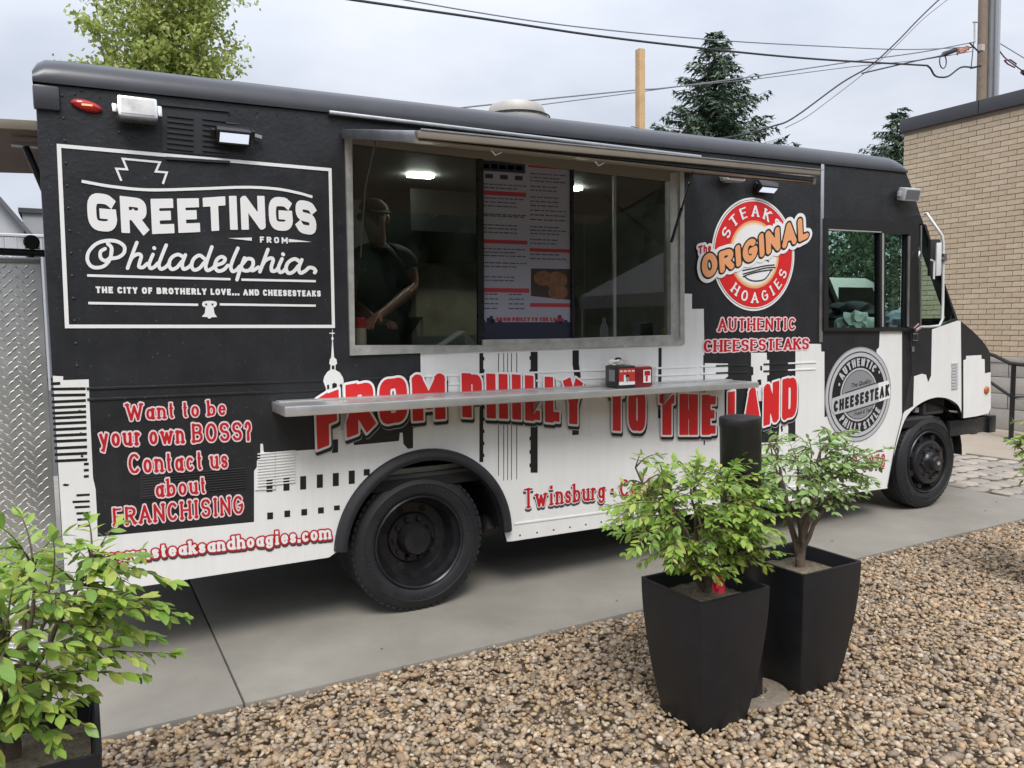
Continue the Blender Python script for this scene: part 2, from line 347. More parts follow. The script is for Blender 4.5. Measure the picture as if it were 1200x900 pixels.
def layout(text, t=.2, thin=1.0, serif=0.0, sup=2.0, gap=.16, wide=1.0, slant=0.0, rnd=False, space=.35):
    """-> primitives (x0,y0,x1,y1,hw,e0,e1,round0,round1) and the width of the word"""
    pr = []; x = 0.0; ty = t*thin
    for ch in text:
        if ch == ' ': x += space*wide; continue
        w, strokes = GL[ch]; gw = max(w*wide, 0)
        inner = max(gw-t, 0.0) if w > .05 else 0.0
        if ch in 'ilI' and serif: inner = 0.0; 
        x0 = x+t/2
        if ch in 'Iil' and serif: x0 += serif*.5
        mp = lambda p: (x0+p[0]*inner, ty/2+p[1]*(1-ty))
        for st in strokes:
            P = [mp(p) for p in expand(st, sup)]
            closed = len(P) > 4 and math.dist(P[0], P[-1]) < 1e-3
            for i in range(len(P)-1):
                a, b = P[i], P[i+1]; d = math.dist(a, b)
                if d < 1e-6: continue
                dx, dy = (b[0]-a[0])/d, (b[1]-a[1])/d
                hw = t/2*(abs(dy)+(1-abs(dy))*thin) if thin < 1 else t/2
                if d < .05 and len(P) == 2: hw = t*.56
                def endk(j):
                    if j == 0 or j == len(P)-1:
                        if closed: return (0, True)
                        return (0, True) if rnd else (hw, False)
                    u = np.subtract(P[j], P[j-1]); v = np.subtract(P[j+1], P[j]); cs = (u@v)/(np.linalg.norm(u)*np.linalg.norm(v)+1e-9)
                    return (0, True) if (cs > .55 or rnd) else (hw*(1.0 if abs(cs) < .4 else .55), abs(cs) >= .4)
                e0, r0 = endk(i); e1, r1 = endk(i+1)
                pr.append((a[0], a[1], b[0], b[1], hw, e0, e1, r0, r1))
            if serif and not closed:
                for j, k in ((0, 1), (-1, -2)):
                    p, q = P[j], P[k]
                    d = math.dist(p, q)
                    if d > .1 and abs(p[1]-q[1])/d > .6 and (abs(p[1]-ty/2) < .03 or abs(p[1]-(1-ty/2)) < .03 or abs(p[1]-(ty/2+.63*(1-ty))) < .03 or p[1] < -.2) and ch not in '?yt7•.' :
                        left = serif; right = serif if ch not in 'bdhklnmru' or p[1] < .3 else serif*.1
                        pr.append((p[0]-left, p[1], p[0]+right, p[1], ty*.42, 0, 0, False, False))
        x += (inner+t)+(serif*(1.0 if ch in 'Iil' else .0))+gap
    x -= gap
    if slant: pr = [(a+slant*b, b, c+slant*d, d, *z) for a, b, c, d, *z in pr]
    return pr, x
def field(pr, res, pad):
    xs = [p[0] for p in pr]+[p[2] for p in pr]; ys = [p[1] for p in pr]+[p[3] for p in pr]; h = max(p[4] for p in pr)
    x0, x1, y0, y1 = min(xs)-h-pad, max(xs)+h+pad, min(ys)-h-pad, max(ys)+h+pad
    gx = np.arange(x0, x1+res, res); gy = np.arange(y0, y1+res, res); F = np.full((len(gy), len(gx)), 9.0)
    for ax, ay, bx, by, hw, e0, e1, r0, r1 in pr:
        m = hw+pad+max(e0, e1)+2*res
        i0 = max(0, int((min(ax, bx)-m-x0)/res)); i1 = min(len(gx), int((max(ax, bx)+m-x0)/res)+2)
        j0 = max(0, int((min(ay, by)-m-y0)/res)); j1 = min(len(gy), int((max(ay, by)+m-y0)/res)+2)
        X, Y = np.meshgrid(gx[i0:i1]-ax, gy[j0:j1]-ay); L_ = math.hypot(bx-ax, by-ay); dx, dy = (bx-ax)/L_, (by-ay)/L_
        s = X*dx+Y*dy; n = np.abs(-X*dy+Y*dx)
        c = (L_+e1-e0)/2; hl = (L_+e0+e1)/2
        qx = np.abs(s-c)-hl; qy = n-hw
        D = np.hypot(np.maximum(qx, 0), np.maximum(qy, 0))+np.minimum(np.maximum(qx, qy), 0)
        if r0: D = np.minimum(D, np.hypot(s, n)-hw)
        if r1: D = np.minimum(D, np.hypot(s-L_, n)-hw)
        F[j0:j1, i0:i1] = np.minimum(F[j0:j1, i0:i1], D)
    return F, x0, y0
def contours(F, lev, x0, y0, res, tol=.12):
    """marching squares; closed loops of the region F < lev"""
    G_ = lev-F; G_ = np.where(G_ == 0, 1e-9, G_); In = G_ > 0; H, Wd = F.shape
    c = In[:-1, :-1]*1+In[:-1, 1:]*2+In[1:, 1:]*4+In[1:, :-1]*8
    segs = {}
    # edges: 0 bottom,1 right,2 top,3 left ; inside on the left hand
    TB = {1: [(0,3)], 2: [(1,0)], 3: [(1,3)], 4: [(2,1)], 5: [(0,3),(2,1)], 6: [(2,0)], 7: [(2,3)], 8: [(3,2)], 9: [(0,2)], 10: [(1,0),(3,2)], 11: [(1,2)], 12: [(3,1)], 13: [(0,1)], 14: [(3,0)]}
    js, is_ = np.nonzero((c > 0) & (c < 15))
    def ek(j, i, e): return (j, i, 0) if e == 0 else (j, i+1, 1) if e == 1 else (j+1, i, 0) if e == 2 else (j, i, 1)
    for j, i in zip(js.tolist(), is_.tolist()):
        for a, b in TB[int(c[j, i])]: segs.setdefault(ek(j, i, a), []).append(ek(j, i, b))
    def pt(k):
        j, i, v = k; a = G_[j, i]; b = G_[j+1, i] if v else G_[j, i+1]; t = a/(a-b)
        return (x0+(i+(0 if v else t))*res, y0+(j+(t if v else 0))*res)
    loops = []
    while segs:
        k0 = next(iter(segs)); k = k0; lp = []
        while k in segs:
            nx_ = segs[k].pop()
            if not segs[k]: del segs[k]
            lp.append(k); k = nx_
            if k == k0: break
        P = np.array([pt(k) for k in lp])
        if len(P) < 6: continue
        # drop points that lie on a straight run
        tl = tol*res; keep = []; n = len(P); i = 0
        while i < n:
            keep.append(i); j = i+2
            while j <= min(n, i+24):
                a, b = P[i], P[j % n]; d = b-a; Ld = np.hypot(*d)+1e-12; mid = P[i+1:j]
                if np.abs((mid[:, 0]-a[0])*d[1]-(mid[:, 1]-a[1])*d[0]).max()/Ld > tl: break
                j += 1
            i = j-1
        P = P[keep]
        if len(P) >= 3:
            ar = .5*np.sum(P[:, 0]*np.roll(P[:, 1], -1)-np.roll(P[:, 0], -1)*P[:, 1])
            if abs(ar) > 4*res*res: loops.append([tuple(p) for p in P])
    return loops
def interp(pts):
    P = sorted(pts); xs = [p[0] for p in P]; ys = [p[1] for p in P]; return lambda x: float(np.interp(x, xs, ys))
def extrap(pts):
    P = sorted(pts); xs = [p[0] for p in P]; ys = [p[1] for p in P]
    def f(x):
        if x < xs[0] and len(P) > 1: return ys[0]+(x-xs[0])*(ys[1]-ys[0])/(xs[1]-xs[0])
        if x > xs[-1] and len(P) > 1: return ys[-1]+(x-xs[-1])*(ys[-1]-ys[-2])/(xs[-1]-xs[-2])
        return float(np.interp(x, xs, ys))
    return f
LAY = 0.0012
def lettering(name, text, X0, X1, base, top, style, layers, parent, y=-0.004, res=1/44., label=None, mapf=None):
    """layers from the back: (grow, material, shift_x, shift_z) in units of the letter height"""
    pr, w = layout(text, **style)
    pad = max(l[0] for l in layers)+.06
    Fd, fx, fy = field(pr, res, pad)
    if mapf is None:
        fb, ft = extrap(base), extrap(top)
        def mapf(x, v):
            X = X0+(X1-X0)*x/w; b = fb(X); return (X, b+v*(ft(X)-b))
    mb = MB()
    for i, (g, m, sx, sz) in enumerate(layers):
        lp = contours(Fd, g, fx, fy, res)
        fill([[mapf(x+sx, v+sz) for x, v in l] for l in lp], y-i*LAY, m, mb)
    o = mb.build(name, parent, fix=False, label=label); return o
def strokes_shape(strokes, hw, mapf, y, m, mb, res=1.0, grow=0.0):
    pr = []
    for st in strokes:
        h = hw
        if isinstance(st[0], (int, float)): h, st = st[0], st[1]
        for a, b in zip(st[:-1], st[1:]):
            if math.dist(a, b) > 1e-6: pr.append((a[0], a[1], b[0], b[1], h, 0, 0, True, True))
    Fd, fx, fy = field(pr, res, grow+2*res)
    fill([[mapf(x, v) for x, v in l] for l in contours(Fd, grow, fx, fy, res)], y, m, mb)

# ================================================================== FOOD TRUCK
truck = empty('food_truck', (0, 0, 0), 'black and white food truck with lettered side, serving window and shelf', 'food truck')
WID = 2.3
def zcap(X): return 2.715+(X-0.70)*0.0135                       # lower edge of the roof cap
def plate(loops, y0, y1, m, mb):
    fill(loops, y0, m, mb)
    o = MB(); fill(loops, y1, m, o); mb.add(o.v, [f[::-1] for f in o.f], m)
    for lp in loops:
        n = len(lp)
        mb.add([(p[0], y0, p[1]) for p in lp]+[(p[0], y1, p[1]) for p in lp], [(i, (i+1) % n, n+(i+1) % n, n+i) for i in range(n)], m)
AC, AR = (2.495, 0.405), 0.492
arch_r = [(AC[0]+AR*math.cos(R(a)), AC[1]+AR*math.sin(R(a))) for a in range(176, -2, -6)]
front_arch = smoothpts(UL([(1040,572),(1047,535),(1057,500),(1064,486),(1075,475),(1088,468),(1100,465.5),(1112,467.5),(1122,474),(1126.5,483)]), 3)
bottom = [(1.93,.411),(1.965,.43)]+arch_r+[(3.01,.335),(3.05,.332),(4.6,.31)]+UL([(1038,572.5)])+front_arch
nose = UL([(1128.5,490.5),(1145,488),(1159,484.5),(1161,478),(1161,445),(1160.5,416),(1158,409),(1151,399),(1140,388),(1127,377),(1122.5,374.5)])
screen = UL([(1078,250)])+[(6.79,2.66),(6.70,2.795)]
SIDE = [(0.710,.415)]+bottom+nose+screen+[(6.0,zcap(6.0)),(0.710,zcap(.7))]
SW = UL([(408,158),(413,412),(797,400),(796,199)])               # serving window opening
DW1 = UL([(968,269.5),(1029,272.5),(1029,384),(968,384)]); DW2 = UL([(1035,273),(1061.5,275),(1060,383.5),(1034.5,384)])
QW = UL([(1077,262),(1085.5,263),(1119,373),(1103,381),(1077,384)])
mb = MB(); plate([SIDE, SW, DW1, DW2, QW], 0.0, 0.035, BLACKWRAP, mb)
side = mb.build('side_panel', truck, fix=False)
# white part of the wrap: skyline silhouettes standing on a white band
c6 = crop(50, 430, 4.0); c2 = crop(0, 340, 3.0); c7 = crop(540, 400, 3.75); cz = crop(780, 400, 6.0); c4 = crop(900, 380, 4.0)
hall = crop(360, 370, 9.0)
tower_l = hall([(205,880),(195,760),(168,690),(180,640),(212,592),(242,572),(246,520),(232,505),(238,460),(252,440),(262,262),(252,238),(262,222),(262,192),(232,188),(232,180),(262,178),(264,140)])
tower_r = hall([(266,140),(270,178),(290,180),(290,188),(270,192),(270,222),(280,238),(270,262),(284,440),(308,460),(315,505),(298,520),(298,572),(345,600),(375,650),(385,690),(378,760),(384,880)])
white = [(0.7105,1.436)]+UL([(74,441),(74,445.5),(104,444.5),(105,475),(109,560),(112,573),(113.5,600),(114.5,629)]) + UL([(297.7,611.7),(297.7,552),(301,547),(301,540),(305,537)]) + UL([(305,520),(308,520),(309,530),(322.7,530),(368,526.7),(387,524)]) \
    + tower_l + tower_r + UL([(403,490),(415,521.7),(467.5,516.7),(468.5,507),(471.7,507),(472.5,520),(478,526),(484,525),(484,501.7),(494,500),(492.5,410)]) \
    + UL([(799.5,398),(799,344),(810.7,344.4),(810.7,362),(824.5,362),(825.5,425.5),(853,426),(853,441),(849,444),(849,521),(932,517)]) \
    + UL([(932,403),(962,403),(962.2,412),(966,412),(966,489),(984,483),(1000,492),(1028,492),(1027,410),(1030,407),(1031,386.5),(1057,386.5),(1057,487),(1060,482),(1070,476),(1071,441),(1080,438),(1085,439),(1087.5,448),(1091,440),(1092,386),(1122.5,375.5)]) \
    + UL([(1125.8,376.5),(1126.2,420),(1126.8,484)]) + front_arch[::-1][1:] + [(a, b) for a, b in UL([(1038,572.5)])] + [(4.6,.31),(3.05,.332),(3.01,.335)] + arch_r[::-1] + [(1.965,.43),(1.93,.411),(0.7105,.415)]
mb = MB(); fill([white], -0.0012, WHITEWRAP, mb)
fill([UL([(1128.8,422),(1132,421),(1132,417),(1150,416),(1150,420.5),(1153.7,421),(1154,437.5),(1160.9,436),(1160.9,478),(1158.5,484.3),(1145,487.6),(1128.9,490)])], -0.0012, WHITEWRAP, mb)
fill([cz([(600,80),(710,80),(712,130),(728,132),(728,235),(712,240),(712,420),(604,420),(604,240),(616,235),(616,182),(600,176)])], -0.0012, WHITEWRAP, mb)
fill([cz([(800,560),(822,550),(850,565),(860,600),(860,700),(790,700)])], -0.003, WHITEWRAP, mb)
mb.build('white_wrap', side, fix=False)
# black marks printed over the white: slatted tower, window squares, tower stripes
Y2 = -0.0024
def prt(name, poly, y=None, m=None):
    q = MB(); fill([poly], Y2 if y is None else y, m or INKBLACK, q); return q.build(name, side, fix=False)
for i, y in enumerate([78,103,132,160,187,213,236,262,290,318,345,377,407,437]):
    x1 = 200 if i else 82; w = 6.6; dy = 4 if i > 2 else 1
    prt('printed_window', c6([(38+i*1.5,y-w+dy),(x1+i*.7,y-w-dy*.5-1),(x1+i*.7,y+w-dy*.5-1),(38+i*1.5,y+w+dy)]))
for y in (455,484,513): prt('printed_window', c6([(193,y-6),(216,y-7),(216,y+5),(193,y+6)]))
for x, y in ((140,632),(158,601),(150,657),(158,686),(162,715),(165,745)): prt('printed_window', c6([(x,y-5),(220,y-8),(221,y+2),(x,y+6)]))
prt('printed_window', c6([(92,552),(104,547),(126,550),(118,558),(100,558)]))
c8 = crop(300, 480, 3.529)
for x, t, b in zip((56,126,195,264,330,396,458), (284,280,275,268,262,252,246), (340,335,330,323,316,307,272)):
    prt('printed_window', c8([(x-13,t+1),(x+12,t-1),(x+12,b-1),(x-13,b+1)]))
for x, t, b in zip((58,129,199,268,334), (425,417,411,404,396), (453,444,437,429,416)):
    prt('printed_window', c8([(x-12,t+1),(x+12,t-1),(x+12,b-1),(x-12,b+1)]))
prt('printed_window', c8([(314,124),(339,122),(339,177),(314,180)]))
def ragged(x0, x1, y0, y1, side_=0, n=8):
    L_ = [(x0, y0)]; 
    for k in range(n):
        a = y0+(y1-y0)*(k+.3)/n; b = y0+(y1-y0)*(k+.6)/n; d = (-5 if side_ < 0 else 0)
        L_ += [(x0,a),(x0+d,a+2),(x0+d,b),(x0,b)]
    L_.append((x0, y1)); Rr = [(x1, y1)]
    if side_ > 0:
        for k in range(n-1, -1, -1):
            a = y0+(y1-y0)*(k+.3)/n; b = y0+(y1-y0)*(k+.6)/n; Rr += [(x1,b),(x1+5,b),(x1+5,a+2),(x1,a)]
    return L_+Rr+[(x1, y0)]
prt('printed_stripe', c7(ragged(81,98,52,530,1,9)))
prt('printed_stripe', c7(ragged(306,337,46,577,-1,9)))
prt('printed_stripe', c7([(490,40),(518,39),(518,100),(526,150),(526,180),(518,190),(518,410),(489,412),(490,190),(498,150),(490,100)]))
prt('printed_stripe', c7([(868,29),(882,28),(880,338),(866,338)]))
prt('printed_stripe', c7([(690,250),(712,249),(712,343),(690,345)]))
prt('printed_stripe', c7([(1065,60),(1071,60),(1072,455),(1066,455)]))
for x, y0, y1 in ((165,52,590),(188,52,612),(205,52,610),(222,52,608),(245,50,606)): prt('printed_stripe', c7([(x-1.5,y0),(x+1.5,y0),(x+1.5,y1),(x-1.5,y1)]))
for x0, x1, y0, y1 in ((207,232,722,815),(262,312,705,805),(343,368,715,815)):
    prt('printed_window', hall([(x0,y0+15),((x0+x1)/2,y0),(x1,y0+15),(x1-4,y1-12),(x0+6,y1)]))
prt('printed_window', hall([(258,525),(286,525),(286,565),(258,565)]))
prt('printed_window', cz([(664,172),(676,172),(678,205),(664,205)])); prt('printed_window', cz([(644,270),(670,268),(672,306),(650,306)]))
prt('printed_window', cz([(806,596),(818,590),(822,630),(810,636)]), -.0045)
prt('printed_window', crop(900,380,4)([(905,0),(909,0),(911,440),(906,440)]))

# ---- roof cap, rear corner, belt rails, rivets
mb = MB(); prof = [(-.014,0),(-.016,.02),(-.012,.05),(.005,.085),(.045,.118),(.11,.135),(.3,.15)]
prof = prof+[(1.15,.19)]+[(WID-a, b) for a, b in prof[::-1]]
xs = [.70,.72,.75,.82,2,3.5,5,6.2,6.5,6.62,6.70]
vv = []
for k, X in enumerate(xs):
    dz = {0:-.06,1:-.025,2:-.006,9:-.02,10:-.075}.get(k, 0)
    for y, z in prof: vv.append((X, y, zcap(min(X, 6.6))+max(z+dz*(z/.13), -.0) ))
n = len(prof); ff = [(i*n+j, (i+1)*n+j, (i+1)*n+j+1, i*n+j+1) for i in range(len(xs)-1) for j in range(n-1)]
ff += [tuple(range(n-1, -1, -1)), tuple((len(xs)-1)*n+j for j in range(n))]
mb.add(vv, ff, ROOFPAINT); mb.build('roof', truck, smooth=.6)
mb = MB(); mb.tube([(0.7225,.0155,.43),(0.7225,.0155,2.70)], .0155, 10, BLACKMATTE); mb.box((.708,.03,.43),(.735,WID-.03,2.71), BLACKMATTE); mb.build('rear_wall', truck, smooth=.8)
for z0, z1 in ((2.60,2.705),):
    mb = MB(); mb.box((.698,-.022,z0),(.80,.02,z1), ROOFPAINT)
    mb.build('corner_cap', truck, bevel=.012)
mb = MB(); mb.box((.8,-.006,1.0),(.83,0,1.02), BLACKMATTE)
mb = MB(); mb.box((.72,WID-.035,.42),(6.6,WID,2.72), BLACKWRAP); mb.prism([(.72,.42),(7.2,.42),(7.44,1.6),(6.9,1.6),(.72,1.6)], WID-.03, WID-.002, BLACKWRAP); mb.build('far_side_panel', truck)
# belt rails
for zz in (1.372, 1.322):
    for x0, x1, m in ((.84,1.93,BLACKWRAP),(2.13,2.48,BLACKWRAP),(2.50,4.50,WHITEWRAP),(4.53,4.67,WHITEWRAP),(4.67,4.98,BLACKWRAP),(5.13,5.37,BLACKWRAP),(5.38,5.68,WHITEWRAP)):
        mb = MB(); dz = lambda X: zz-(X-.8)*.012
        mb.prism([(x0,dz(x0)-.006),(x1,dz(x1)-.006),(x1,dz(x1)+.006),(x0,dz(x0)+.006)], -.0065, .0, m); mb.build('belt_rail', truck, bevel=.003)
mb = MB()
def rivet(X, Z, r=.007): mb.lathe([(r,0),(r*.8,.003),(0.0005,.0045)], (X,0,Z), 'y', 8, BLACKMATTE)
for k in range(17): rivet(*U(73+k*1.45, 112+k*26.4 if k < 20 else 0))
for k in range(60): rivet(.86+k*.098, zcap(.86+k*.098)-.035, .0045)
for X in np.arange(3.1, 5.6, .12): rivet(X, .36)
for p in ((148,119),(154,120),(95,106),(152,163),(140,155)): rivet(*U(*p))
o = mb.build('rivets', truck, smooth=1); o['kind'] = 'stuff'
# seams of the side sheets and of the cab door, hinges, lower rib of the skirt
mb = MB()
for a, b in (((1057.3,487),(1040,568)),((825.2,362),(825.2,362.5))):
    pass
mb.prism(band(UL([(1057.2,386),(1057.2,487),(1049,520),(1039.5,571)]), .008)[0], -.0042, -.0036, INKBLACK); mb.build('door_seam', truck)
mb = MB(); mb.prism([(3.06,.43),(6.30,.362),(6.30,.374),(3.06,.442)], -.006, 0, WHITEWRAP); mb.build('skirt_rib', truck, bevel=.002)
mb = MB(); mb.prism(UL([(960.8,192),(964.6,192),(962.5,401),(958.6,401)]), -.012, 0, ALU); mb.build('door_track', truck, bevel=.003)
mb = MB(); mb.prism(UL([(384,131),(818,183),(818,187),(384,135.5)]), -.035, -.003, ALU); mb.build('drip_rail', truck, bevel=.004)

# ---- wheel arch flare of the rear wheel (rubber), wheel wells
mb = MB(); ri, ro = .478, .540; vv = []; A_ = [a for a in range(176, -4, -4)]
for a in A_:
    c, s = math.cos(R(a)), math.sin(R(a))
    for r_, y in ((ro,0),(ro-.004,-.028),(ro-.028,-.048),(ri+.012,-.05),(ri,-.042),(ri,.03)): vv.append((AC[0]+r_*c, y, AC[1]+r_*s))
ff = [(i*6+j, (i+1)*6+j, (i+1)*6+(j+1) % 6, i*6+(j+1) % 6) for i in range(len(A_)-1) for j in range(6)]
ff += [tuple(range(6)), tuple((len(A_)-1)*6+j for j in range(5, -1, -1))]
mb.add(vv, ff, RUBBER); mb.build('wheel_arch_trim', truck, smooth=.7)
for (cx, cz_, r_, x0) in ((2.495,.405,.50,2.0),(7.13,.42,.50,6.7)):
    mb = MB(); vv = [(cx+r_*math.cos(R(a)), y, cz_+r_*math.sin(R(a))) for y in (.034,.75) for a in range(180, -1, -10)]
    mb.add(vv, [(i, i+1, 19+i+1, 19+i) for i in range(18)]+[tuple(range(19, 38))], UNDER); mb.build('wheel_well', truck, fix=False)

# ---- wheels
def wheel(cx, cz_, yf, kind):
    w = MB(); r = .402; wd = .235
    pf = [(.262,.0),(.272,-.014),(.30,-.022),(.335,-.024),(.338,-.029),(.345,-.024),(.372,-.016),(.385,-.004),(.397,.014),(.402,.03)]
    tr = []
    for k in range(6):
        y0 = .034+k*.029; tr += [(.402,y0),(.402,y0+.022),(.392,y0+.024),(.392,y0+.027)]
    pr_ = [(a, b+.024) for a, b in pf]+[(a, b+.024) for a, b in tr]+[(a, wd-(b+.024)+.02) for a, b in pf[::-1]]
    w.lathe([(a, -b) for a, b in pr_], (0,0,0), 'y', 72, RUBBER)
    for k in range(60):       # shoulder lugs
        a = 2*math.pi*k/60; c, s = math.cos(a), math.sin(a)
        w.obox((c*.389,.034,s*.389), ((c,0,s),(0,1,0),(-s,0,c)), (.0105,.010,.014), RUBBER)
    for k in range(46):       # raised characters and bars moulded in the sidewall
        if k % 23 in (9,10,11,20,21,22): continue
        a = 2*math.pi*k/46*.62+(1.2 if k > 23 else 0); c, s = math.cos(a), math.sin(a)
        w.obox((c*.318,-.0018,s*.318), ((c,0,s),(0,1,0),(-s,0,c)), (.010 if k % 3 else .006,.0022,.0055), RUBBER)
    ty = w.build('tyre', truck, smooth=.7, loc=(cx,yf,cz_))
    rm = mat('black wheel paint', (.013,.013,.015), .3, noise=(14,.5), bump=(60,.15,.002))
    w = MB()
    if kind == 'dish':
        p = [(.264,.022),(.270,.006),(.262,-.002),(.254,.006),(.250,.03),(.236,.045),(.226,.075),(.218,.12),(.205,.135),(.15,.142),(.145,.135),(.14,.13)]
        w.lathe([(a, -b) for a, b in p], (0,0,0), 'y', 56, rm)
        w.lathe([(.14,-.13),(.10,-.122),(.095,-.10),(.088,-.06),(.078,-.045),(.02,-.04),(.001,-.04)], (0,0,0), 'y', 32, rm)
        nl, lr, ly = 10, .118, .122
        for k in range(8):
            a = 2*math.pi*(k+.5)/8; w.lathe([(.001,-.1345),(.02,-.1345),(.024,-.138),(.02,-.1395),(.001,-.1395)], (.178*math.cos(a),0,.178*math.sin(a)), 'y', 12, UNDER)
    else:
        p = [(.264,.022),(.270,.006),(.262,-.002),(.252,.006),(.246,.035),(.232,.05),(.222,.065),(.205,.06),(.198,.02),(.185,-.008),(.165,-.018),(.13,-.02),(.105,-.01),(.10,-.012)]
        w.lathe([(a, -b) for a, b in p], (0,0,0), 'y', 56, rm)
        w.lathe([(.10,.012),(.092,.03),(.07,.045),(.062,.075),(.05,.085),(.001,.087)], (0,0,0), 'y', 32, rm)
        nl, lr, ly = 8, .132, -.018
        for k in range(8):
            a = 2*math.pi*(k+.5)/8; w.lathe([(.024,-.0605+.02),(.026,-.018),(.001,-.018)], (.222*math.cos(a)*.97,0,.222*math.sin(a)*.97), 'y', 10, UNDER)
    rim = w.build('rim', ty, smooth=.6)
    for k in range(nl):
        a = 2*math.pi*k/nl; q = MB(); q.lathe([(.016,0),(.0145,.02),(.011,.026),(.001,.027)], (lr*math.cos(a), ly, lr*math.sin(a)), 'y', 6, rm)
        if k == 0: pass
        q.build('lug_nut', ty, smooth=.5)
    if kind != 'dish':
        w = MB(); w.lathe([(.018,.087),(.016,.094),(.001,.095)], (0,0,0), 'y', 10, CHROME); w.build('hub_cap', ty, smooth=.6)
    return ty
wheel(2.47, .402, .035, 'dish'); wheel(7.145, .405, .03, 'hub')
for X, y in ((2.47,.30),(2.47,1.76),(2.47,2.03),(7.145,2.03)):
    w = MB(); w.lathe([(.25,0),(.27,.0),(.38,.0),(.402,-.02),(.402,-.2),(.38,-.225),(.25,-.225),(.2,-.1),(.001,-.1)], (0,0,0), 'y', 32, RUBBER); w.build('tyre', truck, smooth=.7, loc=(X,y,.402))
# ---- chassis
mb = MB(); mb.box((.78,.5,.56),(7.9,.58,.74), UNDER); mb.box((.78,1.72,.56),(7.9,1.80,.74), UNDER)
mb.box((.72,.04,.72),(7.3,WID-.04,.78), UNDER); mb.tube([(2.47,.3,.40),(2.47,2.0,.40)], .06, 10, UNDER); mb.lathe([(.001,.16),(.13,.12),(.17,0),(.13,-.12),(.001,-.16)], (2.47,1.15,.40), 'y', 16, UNDER)
mb.tube([(7.14,.3,.38),(7.14,2.0,.38)], .045, 8, UNDER); mb.box((3.4,.62,.44),(4.6,1.1,.72), UNDER); mb.box((1.9,.44,.50),(3.1,.50,.54), UNDER)
mb.box((.74,.05,.60),(1.9,.08,.74), UNDER); mb.box((3.2,.08,.5),(6.5,.12,.74), UNDER); mb.build('chassis', truck)
mb = MB(); mb.tube([(3.6,.5,.55),(3.2,.42,.53),(3.02,.30,.44),(2.99,.2,.40),(2.98,.16,.36)], .045, 14, mat('rusty exhaust steel', (.045,.04,.038), .6, .6, noise=(20,.5))); mb.build('exhaust_pipe', truck, smooth=1)
mb = MB(); mb.box((2.93,.10,.62),(2.95,.5,.80), UNDER); mb.box((2.7,.3,.7),(3.0,.32,.9), mat('grey primer', (.30,.30,.31), .7)); mb.tube([(2.75,.25,.74),(2.98,.28,.72)], .01, 6, ALU); mb.build('mudflap_bracket', truck)
# front bumper
b0 = U(1121,487); b1 = U(1164,505)
mb = MB(); mb.box((7.42,.02,.60),(7.98,.06,.735), BLACKPAINT); mb.box((7.98,-.0,.59),(8.08,WID,.745), BLACKPAINT); mb.box((7.5,.06,.62),(7.98,.10,.70), UNDER)
mb.build('front_bumper', truck, bevel=.008)
mb = MB(); mb.box((7.05,.1,.83),(7.35,.13,.87), mat('dull white bracket', (.6,.6,.6), .6)); mb.build('inner_bracket', truck)

# ---- serving window: frame, panes, menu, interior
FR = UL([(403.5,154),(409.5,416.5),(800.5,403.5),(800,196)]); IN = UL([(415,162),(417.5,405),(785,395),(787,203)])
ALF = mat('window frame aluminium', (.50,.50,.48), .45, .55, noise=(14,.25), bump=(70,.1,.002))
def ringplate(name, o_, i_, y0, y1, m, parent=truck, bevel=None):
    q = MB(); plate([o_, i_], y0, y1, m, q); return q.build(name, parent, fix=False)
fr = ringplate('window_frame', FR, UL([(411.5,160),(415,409),(795.5,398.5),(795,200.5)]), -.016, .0, ALF)
mb = MB(); mb.prism(UL([(414,404.5),(563,404.5),(563,409),(414,409.5)]), -.012, .05, ALF); mb.prism(UL([(565,398),(672,396.5),(800,392),(800,401),(565,406.5)]), -.010, .05, ALF); mb.build('window_sill', fr)
mb = MB(); mb.prism(UL([(412,160),(795,200),(795,213),(412,168)]), .0, .06, mat('tan header', (.22,.20,.17), .5)); mb.build('window_header', fr)
mb = MB(); mb.prism(UL([(785,203),(796,201),(797,400),(786,399)]), -.004, .05, ALF); mb.build('window_jamb', fr)
GLW = glass('serving window glass', (.70,.70,.71), .032)
def pane(px, y, name='pane', parent=fr, m=None, th=.006):
    q = MB(); q.prism(UL(px), y, y+th, m or GLW); return q.build(name, parent)
pane([(415,166),(561,181),(562,405),(417,405)], .012)
pane([(566,182),(671,190),(671,396),(567,398)], .026)
pane([(671,190),(786,205),(786,396),(671,398)], .030)
for a, b, c, d in (((560,180),(567,181),(568,406),(561,406)),((723,198),(726,198.5),(726,396),(723,396)),((670,189),(673,189),(674,398),(671,398))):
    q = MB(); q.prism(UL([a,b,c,d]), .004 if a[0] != 723 else .034, .024 if a[0] != 723 else .05, BLACKPAINT if a[0] != 723 else ALUDULL); q.build('sash_bar', fr)
# menu poster stuck on the middle pane
MENUP = mat('menu paper', (.30,.31,.39), .45); MENUD = mat('menu navy', (.016,.02,.045), .4); MENUT = mat('menu grey text', (.065,.07,.10), .45); MENUR = mat('menu red bar', (.36,.03,.045), .45)
cm = crop(555, 175, 3.912)
mb = MB(); plate([cm([(36,28),(455,62),(457,868),(40,876)])], .0195, .0215, MENUD, mb)
fill([cm([(46,36),(448,70),(450,792),(50,792)])], .0190, MENUP, mb)
def mrow(x0, x1, y, h, m, sl=.075): fill([cm([(x0,y+(x0-40)*sl*(1-y/800)),(x1,y+(x1-40)*sl*(1-y/800)),(x1,y+h+(x1-40)*sl*(1-y/800)),(x0,y+h+(x0-40)*sl*(1-y/800))])], .0184, m, mb)
mrow(42,244,46,48,MENUD)
for k in range(5): mrow(50+k*38,50+k*38+28,62,20,MENUT)
for k in range(3): mrow(60+k*68,60+k*68+36,108,20,MENUD)
rs = random.Random(3)
